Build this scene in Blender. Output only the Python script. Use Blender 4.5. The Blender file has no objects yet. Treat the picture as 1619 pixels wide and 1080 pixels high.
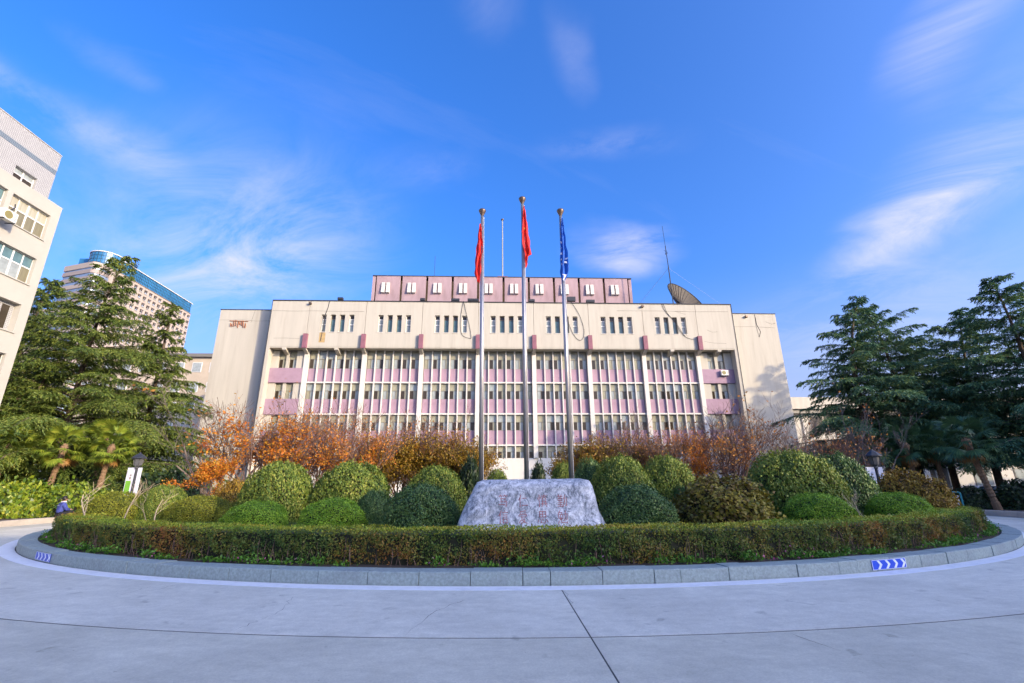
import bpy, math, random
import numpy as np
from mathutils import Vector, Matrix, Euler

# ------------------------------------------------------------------ camera, sky, sun, exposure
SC = bpy.context.scene
COL = SC.collection
R = math.radians
FPX, PITCH, ROLL, CAMH = 747.24, 0.302432, -0.0081917, 1.5
PW, PH = 1619.0, 1080.0
TH = 0.0466174                                   # yaw of the campus grid

cam = bpy.data.cameras.new('camera'); camo = bpy.data.objects.new('camera', cam); COL.objects.link(camo)
cam.sensor_width = 36.0; cam.lens = FPX / PW * 36.0; cam.clip_start = .1; cam.clip_end = 3000
_F = Vector((0, math.cos(PITCH), math.sin(PITCH))); _U = Vector((0, -math.sin(PITCH), math.cos(PITCH))); _X = Vector((1, 0, 0))
_c, _s = math.cos(ROLL), math.sin(ROLL)
_Rc = _c * _X + _s * _U; _Uc = -_s * _X + _c * _U
camo.matrix_world = Matrix(((_Rc.x, _Uc.x, -_F.x, 0), (_Rc.y, _Uc.y, -_F.y, 0), (_Rc.z, _Uc.z, -_F.z, CAMH), (0, 0, 0, 1)))
SC.camera = camo

SUN_AZ, SUN_EL = R(55), R(17)                  # behind the viewer, to the right
world = bpy.data.worlds.new('World'); SC.world = world; world.use_nodes = True
SKY_STRENGTH = 0.15
sun = bpy.data.lights.new('sun', 'SUN'); suno = bpy.data.objects.new('sun', sun); COL.objects.link(suno)
sun.energy = 2.0; sun.angle = R(.55); sun.color = (1.0, .80, .52)
SUNV = Vector((math.sin(SUN_AZ) * math.cos(SUN_EL), -math.cos(SUN_AZ) * math.cos(SUN_EL), math.sin(SUN_EL)))
suno.rotation_euler = SUNV.to_track_quat('Z', 'Y').to_euler()
suno.location = (30, -40, 40)
vs = SC.view_settings
SC.display_settings.display_device = 'sRGB'
vs.view_transform = 'Standard'; vs.look = 'None'; vs.gamma = 1.0; vs.exposure = 1.52; vs.use_curve_mapping = False
SC.cycles.max_bounces = 6; SC.cycles.diffuse_bounces = 3; SC.cycles.transparent_max_bounces = 4


def build_world():
    nt = world.node_tree; N = nt.nodes; L = nt.links; N.clear()
    out = N.new('ShaderNodeOutputWorld'); bg = N.new('ShaderNodeBackground'); bg.inputs[1].default_value = SKY_STRENGTH
    L.new(bg.outputs[0], out.inputs[0])
    sky = N.new('ShaderNodeTexSky'); sky.sky_type = 'NISHITA'; sky.sun_disc = False
    sky.sun_elevation = SUN_EL; sky.sun_rotation = math.pi - SUN_AZ
    sky.air_density = 1.0; sky.dust_density = 6.5; sky.ozone_density = 5.0; sky.altitude = 100
    hs = N.new('ShaderNodeHueSaturation'); hs.inputs['Saturation'].default_value = 1.21; hs.inputs['Value'].default_value = 1.3
    hs.inputs['Hue'].default_value = .505
    L.new(sky.outputs[0], hs.inputs['Color'])
    tint = N.new('ShaderNodeMix'); tint.data_type = 'RGBA'; tint.blend_type = 'MULTIPLY'; tint.inputs['Factor'].default_value = 1
    tint.inputs['B'].default_value = SKYTINT; L.new(hs.outputs[0], tint.inputs['A']); hs = tint
    tc = N.new('ShaderNodeTexCoord'); sep = N.new('ShaderNodeSeparateXYZ'); L.new(tc.outputs['Generated'], sep.inputs[0])
    zz = N.new('ShaderNodeMath'); zz.operation = 'MAXIMUM'; zz.inputs[1].default_value = 0.0; L.new(sep.outputs[2], zz.inputs[0])
    za = N.new('ShaderNodeMath'); za.operation = 'ADD'; za.inputs[1].default_value = .12; L.new(zz.outputs[0], za.inputs[0])
    dx = N.new('ShaderNodeMath'); dx.operation = 'DIVIDE'; L.new(sep.outputs[0], dx.inputs[0]); L.new(za.outputs[0], dx.inputs[1])
    dy = N.new('ShaderNodeMath'); dy.operation = 'DIVIDE'; L.new(sep.outputs[1], dy.inputs[0]); L.new(za.outputs[0], dy.inputs[1])
    cb = N.new('ShaderNodeCombineXYZ'); L.new(dx.outputs[0], cb.inputs[0]); L.new(dy.outputs[0], cb.inputs[1])

    def noise(scale, detail, rough, mapping=None, dist=0.0):
        n = N.new('ShaderNodeTexNoise'); n.inputs['Scale'].default_value = scale; n.inputs['Detail'].default_value = detail
        n.inputs['Roughness'].default_value = rough; n.inputs['Distortion'].default_value = dist
        src = cb.outputs[0]
        if mapping:
            m = N.new('ShaderNodeMapping'); m.vector_type = 'TEXTURE'
            m.inputs['Rotation'].default_value = (0, 0, mapping[0]); m.inputs['Scale'].default_value = (mapping[1], mapping[2], 1)
            L.new(src, m.inputs[0]); src = m.outputs[0]
        L.new(src, n.inputs['Vector']); return n.outputs[0]
    warp = N.new('ShaderNodeTexNoise'); warp.inputs['Scale'].default_value = 1.1; warp.inputs['Detail'].default_value = 5
    L.new(cb.outputs[0], warp.inputs['Vector'])
    ws = N.new('ShaderNodeVectorMath'); ws.operation = 'MULTIPLY_ADD'; ws.inputs[1].default_value = (.6, .6, 0); ws.inputs[2].default_value = (-.3, -.3, 0)
    L.new(warp.outputs['Color'], ws.inputs[0])
    wp = N.new('ShaderNodeVectorMath'); wp.operation = 'ADD'; L.new(cb.outputs[0], wp.inputs[0]); L.new(ws.outputs[0], wp.inputs[1])

    def proj(px, py):
        d = ray(px, py); d.normalize(); k = max(d.z, 0) + .12
        return d.x / k, d.y / k
    tot = None
    #        two ends of the cloud bank, half width, weight
    for (a, b, wd, wt) in (((1690, 110), (1310, 450), .24, .9), ((1650, 10), (1440, 60), .22, .5), ((60, 330), (540, 470), .85, .72),
                           ((930, 425), (1045, 385), .20, .85), ((860, 212), (1110, 212), .09, .22), ((905, 0), (935, 120), .05, .16),
                           ((60, 190), (200, 180), .22, .32), ((590, 260), (740, 215), .14, .16), ((700, 0), (830, 40), .10, .16),
                           ((1180, 520), (1560, 500), .9, .35), ((130, 20), (240, 90), .06, .16), ((0, 110), (70, 90), .1, .3)):
        A = proj(*a); B = proj(*b)
        m = N.new('ShaderNodeMapping'); m.vector_type = 'TEXTURE'
        m.inputs['Location'].default_value = ((A[0] + B[0]) / 2, (A[1] + B[1]) / 2, 0)
        m.inputs['Rotation'].default_value = (0, 0, math.atan2(B[1] - A[1], B[0] - A[0]))
        m.inputs['Scale'].default_value = (math.hypot(B[0] - A[0], B[1] - A[1]) * .62, wd, 1)
        L.new(wp.outputs[0], m.inputs[0])
        ln = N.new('ShaderNodeVectorMath'); ln.operation = 'LENGTH'; L.new(m.outputs[0], ln.inputs[0])
        mr = N.new('ShaderNodeMapRange'); mr.interpolation_type = 'SMOOTHSTEP'
        mr.inputs['From Min'].default_value = 0.0; mr.inputs['From Max'].default_value = 1.15
        mr.inputs['To Min'].default_value = wt; mr.inputs['To Max'].default_value = 0.0
        L.new(ln.outputs['Value'], mr.inputs['Value'])
        if tot is None: tot = mr.outputs[0]
        else:
            ad = N.new('ShaderNodeMath'); ad.operation = 'ADD'; L.new(tot, ad.inputs[0]); L.new(mr.outputs[0], ad.inputs[1]); tot = ad.outputs[0]
    n1 = noise(2.0, 12, .66, (R(-35), 1.35, .8), 1.2)
    mr = N.new('ShaderNodeMapRange'); mr.inputs['From Min'].default_value = .36; mr.inputs['From Max'].default_value = .72
    mr.inputs['To Min'].default_value = .06; mr.inputs['To Max'].default_value = 1.25; L.new(n1, mr.inputs['Value'])
    mu = N.new('ShaderNodeMath'); mu.operation = 'MULTIPLY'; L.new(tot, mu.inputs[0]); L.new(mr.outputs[0], mu.inputs[1])
    # thin cirrus everywhere
    n2 = noise(.9, 8, .6, (R(20), 2.4, .7), .8)
    mr2 = N.new('ShaderNodeMapRange'); mr2.inputs['From Min'].default_value = .55; mr2.inputs['From Max'].default_value = .85
    mr2.inputs['To Min'].default_value = 0; mr2.inputs['To Max'].default_value = .22; L.new(n2, mr2.inputs['Value'])
    ad = N.new('ShaderNodeMath'); ad.operation = 'ADD'; ad.use_clamp = True; L.new(mu.outputs[0], ad.inputs[0]); L.new(mr2.outputs[0], ad.inputs[1])
    # lilac haze low down, all round
    mh = N.new('ShaderNodeMapRange'); mh.interpolation_type = 'SMOOTHSTEP'; mh.inputs['From Min'].default_value = .0; mh.inputs['From Max'].default_value = .42
    mh.inputs['To Min'].default_value = .75; mh.inputs['To Max'].default_value = 0.0; L.new(sep.outputs[2], mh.inputs['Value'])
    mix0 = N.new('ShaderNodeMix'); mix0.data_type = 'RGBA'; L.new(mh.outputs[0], mix0.inputs['Factor'])
    L.new(hs.outputs['Result'], mix0.inputs['A']); mix0.inputs['B'].default_value = HAZE
    mix1 = N.new('ShaderNodeMix'); mix1.data_type = 'RGBA'; L.new(ad.outputs[0], mix1.inputs['Factor'])
    L.new(mix0.outputs['Result'], mix1.inputs['A']); mix1.inputs['B'].default_value = CLOUD
    L.new(mix1.outputs['Result'], bg.inputs[0])


SKYTINT = (.78, .78, .92, 1); HAZE = (1.6, 1.65, 2.4, 1); CLOUD = (2.05, 2.05, 2.6, 1)


# ------------------------------------------------------------------ measuring helpers
def ray(px, py):
    u, v = px - PW / 2, py - PH / 2
    u, v = _c * u + _s * v, -_s * u + _c * v
    return Vector((u, FPX * math.cos(PITCH) + v * math.sin(PITCH), FPX * math.sin(PITCH) - v * math.cos(PITCH)))
def at(px, py, Y):
    d = ray(px, py); t = Y / d.y; return Vector((t * d.x, Y, t * d.z + CAMH))
def gnd(px, py, z=0.0):
    d = ray(px, py); t = (z - CAMH) / d.z; return Vector((t * d.x, t * d.y, z))

build_world()
E1 = Vector((math.cos(TH), math.sin(TH), 0)); E2 = Vector((-math.sin(TH), math.cos(TH), 0))
rng = np.random.default_rng(7); random.seed(7)
CX, CY, RK = 0.179, 28.438, 19.96                # centre and kerb radius of the roundabout
BED = 0.5                                        # height of the planted island


# ------------------------------------------------------------------ object helpers
def link(o, parent=None):
    COL.objects.link(o)
    if parent is not None: o.parent = parent
    return o
def tag(o, label=None, cat=None, group=None, kind=None):
    if label: o['label'] = label
    if cat: o['category'] = cat
    if group: o['group'] = group
    if kind: o['kind'] = kind
    return o
def empty(name, loc=(0, 0, 0), rz=0.0, label=None, cat=None, group=None):
    o = bpy.data.objects.new(name, None); o.empty_display_size = .2; link(o)
    o.location = loc; o.rotation_euler = (0, 0, rz)
    return tag(o, label, cat, group)
def copy_tree(o, parent=None):
    c = o.copy(); COL.objects.link(c); c.parent = parent
    for ch in list(o.children): copy_tree(ch, c)
    return c
def put(name, me, parent=None, loc=(0, 0, 0), rz=0.0, scale=(1, 1, 1)):
    o = bpy.data.objects.new(name, me); link(o, parent)
    o.location = loc; o.rotation_euler = (0, 0, rz); o.scale = scale
    return o


class MB:
    """collects polygons, then makes one mesh"""
    def __init__(s): s.v = []; s.f = []; s.m = []
    def add(s, vs, fs, mi=0):
        k = len(s.v); s.v += [tuple(p) for p in vs]
        for f in fs: s.f.append([i + k for i in f]); s.m.append(mi)
        return s
    def box(s, x0, x1, y0, y1, z0, z1, mi=0, M=None):
        vs = [(x0, y0, z0), (x1, y0, z0), (x1, y1, z0), (x0, y1, z0), (x0, y0, z1), (x1, y0, z1), (x1, y1, z1), (x0, y1, z1)]
        if M is not None: vs = [M @ Vector(p) for p in vs]
        return s.add(vs, [(0, 3, 2, 1), (4, 5, 6, 7), (0, 1, 5, 4), (1, 2, 6, 5), (2, 3, 7, 6), (3, 0, 4, 7)], mi)
    def tube(s, pts, rad, n=6, mi=0, cap=True):
        pts = [Vector(p) for p in pts]; k = len(pts)
        if not hasattr(rad, '__len__'): rad = [rad] * k
        vs = []; ref = None
        for i, p in enumerate(pts):
            d = (pts[min(i + 1, k - 1)] - pts[max(i - 1, 0)])
            if d.length < 1e-9: d = Vector((0, 0, 1))
            d.normalize()
            if ref is None: ref = Vector((1, 0, 0)) if abs(d.x) < .8 else Vector((0, 1, 0))
            a = (ref - d * ref.dot(d)).normalized(); b = d.cross(a); ref = a
            for j in range(n):
                t = 2 * math.pi * j / n; vs.append(p + (a * math.cos(t) + b * math.sin(t)) * rad[i])
        fs = []
        for i in range(k - 1):
            for j in range(n):
                fs.append((i * n + j, i * n + (j + 1) % n, (i + 1) * n + (j + 1) % n, (i + 1) * n + j))
        if cap: fs.append(tuple(range(n - 1, -1, -1))); fs.append(tuple(range((k - 1) * n, k * n)))
        return s.add(vs, fs, mi)
    def lathe(s, prof, n=16, mi=0, o=(0, 0, 0)):
        vs = []
        for (r, z) in prof:
            for j in range(n):
                t = 2 * math.pi * j / n; vs.append((o[0] + r * math.cos(t), o[1] + r * math.sin(t), o[2] + z))
        fs = []; k = len(prof)
        for i in range(k - 1):
            for j in range(n): fs.append((i * n + j, i * n + (j + 1) % n, (i + 1) * n + (j + 1) % n, (i + 1) * n + j))
        fs.append(tuple(range(n - 1, -1, -1))); fs.append(tuple(range((k - 1) * n, k * n)))
        return s.add(vs, fs, mi)
    def sector(s, r0, r1, a0, a1, z0, z1, n=None, mi=0, c=(0, 0)):
        n = n or max(1, int(abs(a1 - a0) / R(3)) + 1); vs = []
        for i in range(n + 1):
            a = a0 + (a1 - a0) * i / n; ca, sa = math.cos(a), math.sin(a)
            for (r, z) in ((r0, z0), (r1, z0), (r1, z1), (r0, z1)): vs.append((c[0] + r * ca, c[1] + r * sa, z))
        fs = []
        for i in range(n):
            for j in range(4):
                k = (j + 1) % 4; fs.append((4 * i + j, 4 * i + k, 4 * i + 4 + k, 4 * i + 4 + j))
        fs.append((0, 3, 2, 1)); fs.append((4 * n, 4 * n + 1, 4 * n + 2, 4 * n + 3))
        return s.add(vs, fs, mi)
    def mesh(s, name, mats, smooth=False):
        me = bpy.data.meshes.new(name); me.from_pydata(s.v, [], s.f)
        for m in (mats if isinstance(mats, (list, tuple)) else [mats]): me.materials.append(m)
        if any(s.m): me.polygons.foreach_set('material_index', s.m)
        if smooth: me.polygons.foreach_set('use_smooth', [True] * len(s.f))
        me.update(); return me
    def build(s, name, mats, parent=None, loc=(0, 0, 0), rz=0.0, smooth=False):
        return put(name, s.mesh(name, mats, smooth), parent, loc, rz)


def np_mesh(name, V, nper, mats, midx=None):
    """V: (n, nper, 3) separate polygons of nper corners"""
    n = len(V); me = bpy.data.meshes.new(name)
    me.vertices.add(n * nper); me.vertices.foreach_set('co', np.ascontiguousarray(V, dtype=np.float32).ravel())
    me.loops.add(n * nper); me.loops.foreach_set('vertex_index', np.arange(n * nper, dtype=np.int32))
    me.polygons.add(n); me.polygons.foreach_set('loop_start', np.arange(0, n * nper, nper, dtype=np.int32))
    me.polygons.foreach_set('loop_total', np.full(n, nper, dtype=np.int32))
    for m in (mats if isinstance(mats, (list, tuple)) else [mats]): me.materials.append(m)
    if midx is not None: me.polygons.foreach_set('material_index', np.asarray(midx, dtype=np.int32))
    me.update(calc_edges=True); return me


# ------------------------------------------------------------------ materials
def new_mat(name):
    m = bpy.data.materials.new(name); m.use_nodes = True; nt = m.node_tree
    return m, nt, nt.nodes, nt.links, nt.nodes['Principled BSDF']
def plain(name, col, rough=.7, var=.12, scale=3.0, bump=0.0, bscale=40.0, metal=0.0, spec=.4, coord='Object', stretch=(1, 1, 1), dirt=None, dscale=.6, dlo=.5, dhi=.75):
    """base colour broken up by two noises, fine bump, and optional dirt of its own colour"""
    m, nt, N, L, B = new_mat(name)
    tc = N.new('ShaderNodeTexCoord'); mp = N.new('ShaderNodeMapping'); mp.inputs['Scale'].default_value = stretch
    L.new(tc.outputs[coord], mp.inputs[0])
    n = N.new('ShaderNodeTexNoise'); n.inputs['Scale'].default_value = scale; n.inputs['Detail'].default_value = 8; n.inputs['Roughness'].default_value = .65
    L.new(mp.outputs[0], n.inputs['Vector'])
    mr = N.new('ShaderNodeMapRange'); mr.inputs['From Min'].default_value = .3; mr.inputs['From Max'].default_value = .7
    mr.inputs['To Min'].default_value = 1 - var; mr.inputs['To Max'].default_value = 1 + var; L.new(n.outputs[0], mr.inputs['Value'])
    mx = N.new('ShaderNodeVectorMath'); mx.operation = 'SCALE'; mx.inputs[0].default_value = col[:3]; L.new(mr.outputs[0], mx.inputs['Scale'])
    col_out = mx.outputs[0]
    if dirt:
        n3 = N.new('ShaderNodeTexNoise'); n3.inputs['Scale'].default_value = dscale; n3.inputs['Detail'].default_value = 9; n3.inputs['Roughness'].default_value = .7
        L.new(mp.outputs[0], n3.inputs['Vector'])
        r3 = N.new('ShaderNodeMapRange'); r3.inputs['From Min'].default_value = dlo; r3.inputs['From Max'].default_value = dhi
        r3.inputs['To Max'].default_value = dirt[3] if len(dirt) > 3 else .6; L.new(n3.outputs[0], r3.inputs['Value'])
        mm = N.new('ShaderNodeMix'); mm.data_type = 'RGBA'; L.new(r3.outputs[0], mm.inputs['Factor']); L.new(col_out, mm.inputs['A'])
        mm.inputs['B'].default_value = (*dirt[:3], 1); col_out = mm.outputs['Result']
    L.new(col_out, B.inputs['Base Color'])
    B.inputs['Roughness'].default_value = rough; B.inputs['Metallic'].default_value = metal; B.inputs['Specular IOR Level'].default_value = spec
    if bump:
        n2 = N.new('ShaderNodeTexNoise'); n2.inputs['Scale'].default_value = bscale; n2.inputs['Detail'].default_value = 6
        L.new(tc.outputs[coord], n2.inputs['Vector'])
        bp = N.new('ShaderNodeBump'); bp.inputs['Strength'].default_value = bump; bp.inputs['Distance'].default_value = .02
        L.new(n2.outputs[0], bp.inputs['Height']); L.new(bp.outputs[0], B.inputs['Normal'])
    return m
def leaf_mat(name, cols, nscale=.8, nmix=.5, trans=.25, rough=.55, coord='Object', spec=.35):
    """colour picked per leaf, pushed about by a slow noise so that whole clumps differ"""
    m, nt, N, L, B = new_mat(name)
    g = N.new('ShaderNodeNewGeometry'); tc = N.new('ShaderNodeTexCoord')
    n = N.new('ShaderNodeTexNoise'); n.inputs['Scale'].default_value = nscale; n.inputs['Detail'].default_value = 4
    L.new(tc.outputs[coord], n.inputs['Vector'])
    mr = N.new('ShaderNodeMapRange'); mr.inputs['From Min'].default_value = .28; mr.inputs['From Max'].default_value = .72; L.new(n.outputs[0], mr.inputs['Value'])
    mx = N.new('ShaderNodeMix'); mx.data_type = 'FLOAT'; mx.inputs['Factor'].default_value = nmix
    L.new(g.outputs['Random Per Island'], mx.inputs['A']); L.new(mr.outputs[0], mx.inputs['B'])
    cr = N.new('ShaderNodeValToRGB'); e = cr.color_ramp.elements
    lo, hi = .08, .92
    for i, c in enumerate(cols):
        p = lo + (hi - lo) * i / (len(cols) - 1)
        el = e[i] if i < 2 else e.new(p)
        el.position = p; el.color = (*c, 1)
    # elements get re-sorted by position: set again in order
    for i, el in enumerate(sorted(e, key=lambda q: q.position)): el.color = (*cols[i], 1)
    L.new(mx.outputs['Result'], cr.inputs[0])
    L.new(cr.outputs[0], B.inputs['Base Color']); B.inputs['Roughness'].default_value = rough; B.inputs['Specular IOR Level'].default_value = spec
    if trans:
        tr = N.new('ShaderNodeBsdfTranslucent'); L.new(cr.outputs[0], tr.inputs[0])
        ms = N.new('ShaderNodeMixShader'); ms.inputs[0].default_value = trans
        L.new(B.outputs[0], ms.inputs[1]); L.new(tr.outputs[0], ms.inputs[2])
        L.new(ms.outputs[0], N['Material Output'].inputs[0])
    return m
def glass(name, col, rough=.09, spec=.4):
    m = plain(name, col, rough, .25, 1.6, spec=spec, coord='Object'); return m


M = {}
def road_mat(name, col):
    """worn concrete: cloudy patches, grain, broom and tyre streaks that run round the ring, dark spots"""
    m, nt, N, L, B = new_mat(name); tc = N.new('ShaderNodeTexCoord'); sp = N.new('ShaderNodeSeparateXYZ'); L.new(tc.outputs['Object'], sp.inputs[0])
    def math_(op, a, b=None):
        n = N.new('ShaderNodeMath'); n.operation = op
        for k, v in enumerate((a, b)):
            if v is None: continue
            if isinstance(v, (int, float)): n.inputs[k].default_value = v
            else: L.new(v, n.inputs[k])
        return n.outputs[0]
    r = math_('SQRT', math_('ADD', math_('MULTIPLY', sp.outputs[0], sp.outputs[0]), math_('MULTIPLY', sp.outputs[1], sp.outputs[1]))); a = math_('ARCTAN2', sp.outputs[1], sp.outputs[0])
    cb = N.new('ShaderNodeCombineXYZ'); L.new(math_('MULTIPLY', r, 3.2), cb.inputs[0]); L.new(math_('MULTIPLY', a, 22.0), cb.inputs[1])
    def noise(vec, sc, det, rough, lo, hi, to0, to1, dist=0):
        n = N.new('ShaderNodeTexNoise'); n.inputs['Scale'].default_value = sc; n.inputs['Detail'].default_value = det; n.inputs['Roughness'].default_value = rough; n.inputs['Distortion'].default_value = dist; L.new(vec, n.inputs['Vector'])
        q = N.new('ShaderNodeMapRange'); q.inputs['From Min'].default_value = lo; q.inputs['From Max'].default_value = hi; q.inputs['To Min'].default_value = to0; q.inputs['To Max'].default_value = to1; L.new(n.outputs[0], q.inputs['Value']); return q.outputs[0], n.outputs[0]
    o = tc.outputs['Object']
    f = math_('MULTIPLY', noise(o, .45, 9, .68, .3, .7, .82, 1.15, .5)[0], noise(cb.outputs[0], 1.0, 8, .72, .3, .72, .88, 1.10)[0])
    g, graw = noise(o, 42, 7, .85, .25, .75, .74, 1.24); f = math_('MULTIPLY', f, g)
    f = math_('MULTIPLY', f, noise(o, 7, 8, .75, .3, .7, .88, 1.11)[0]); f = math_('MULTIPLY', f, noise(o, 1.3, 9, .8, .60, .68, 1.0, 1.12, 2.5)[0]); f = math_('MULTIPLY', f, noise(o, 2.6, 3, .5, .66, .72, 1.0, .74, .3)[0]); f = math_('MULTIPLY', f, noise(o, 17, 2, .5, .74, .77, 1.0, .55)[0])
    v = N.new('ShaderNodeVectorMath'); v.operation = 'SCALE'; v.inputs[0].default_value = col; L.new(f, v.inputs['Scale']); L.new(v.outputs[0], B.inputs['Base Color'])
    B.inputs['Roughness'].default_value = .8; bp = N.new('ShaderNodeBump'); bp.inputs['Strength'].default_value = .5; bp.inputs['Distance'].default_value = .01; L.new(graw, bp.inputs['Height']); L.new(bp.outputs[0], B.inputs['Normal'])
    return m
M['concrete'] = road_mat('slab_concrete', (.565, .545, .455)); M['concrete2'] = road_mat('outer_slab_concrete', (.50, .48, .385))
M['joint'] = plain('joint_filler', (.06, .06, .06), .9, .3, 6)
M['paint'] = plain('white_road_paint', (.72, .72, .72), .6, .08, 9, .2, 60, dirt=(.4, .4, .42, .5), dscale=3.0)
M['granite'] = plain('grey_kerb_granite', (.27, .32, .30), .6, .26, 22, .25, 90, dirt=(.16, .17, .19, .5), dscale=1.4, dlo=.5)
M['pavement'] = plain('beige_pavement', (.42, .37, .31), .85, .15, 2, .3, 40)
M['soil'] = plain('dark_soil', (.055, .04, .028), .95, .35, 8, .6, 30)
M['lawn'] = plain('lawn_ground', (.055, .085, .018), .95, .35, 5, .6, 60)
M['render'] = plain('cream_render', (.465, .43, .355), .88, .07, .9, .25, 22, dirt=(.30, .255, .20, .55), dscale=.8, dlo=.5, dhi=.80, stretch=(1.5, 1.5, .14))
M['white'] = plain('white_render', (.60, .57, .51), .8, .06, 1.5, .1, 30, dirt=(.55, .52, .47, .35), dscale=.8, dlo=.55, stretch=(1, 1, .3))
M['pink'] = plain('pink_render', (.34, .225, .28), .8, .10, 1.1, .15, 30, dirt=(.25, .15, .2, .5), dscale=.7)
M['maroon'] = plain('maroon_render', (.24, .10, .13), .75, .15, 2, .15, 30, dirt=(.2, .09, .1, .5), dscale=1.2)
M['pent'] = plain('faded_pink_render', (.36, .255, .27), .85, .14, .9, .25, 22, dirt=(.19, .12, .12, .6), dscale=.55, stretch=(1, 1, .35))
M['ochre'] = plain('ochre_stained_wall', (.46, .33, .14), .9, .3, 1.5, dirt=(.12, .08, .05, .7), dscale=1.2)
M['black'] = plain('black_roof_edge', (.03, .03, .035), .7, .3, 4)
M['dark'] = plain('dark_interior', (.02, .02, .022), .8, .3, 3)
M['frame'] = plain('window_frame_grey', (.18, .165, .14), .5, .1, 5)
M['whiteframe'] = plain('window_frame_white', (.72, .70, .66), .5, .06, 5)
M['g_curtain'] = glass('pane_over_curtain', (.30, .285, .20))
M['g_blue'] = glass('pane_grey_blue', (.30, .33, .32))
M['g_dark'] = glass('pane_dark', (.045, .034, .022))
M['g_teal'] = glass('pane_teal_film', (.10, .17, .18))
M['steel'] = plain('brushed_steel', (.34, .33, .33), .36, .08, 8, metal=.7)
M['bronze'] = plain('bronze_cap', (.16, .11, .08), .35, .2, 8, metal=.6)
M['bark'] = plain('grey_brown_bark', (.11, .08, .055), .95, .35, 6, .8, 18)
M['twig'] = plain('thin_twig_bark', (.16, .095, .075), .9, .3, 6)
M['palebark'] = plain('pale_bark', (.42, .33, .22), .9, .25, 8, .4, 40)
M['greytwig'] = plain('greyish_twig', (.20, .155, .13), .9, .3, 6)
M['metal_dark'] = plain('dark_painted_metal', (.03, .033, .04), .45, .2, 6)
M['acwhite'] = plain('white_appliance_paint', (.72, .70, .64), .5, .06, 6)


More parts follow.
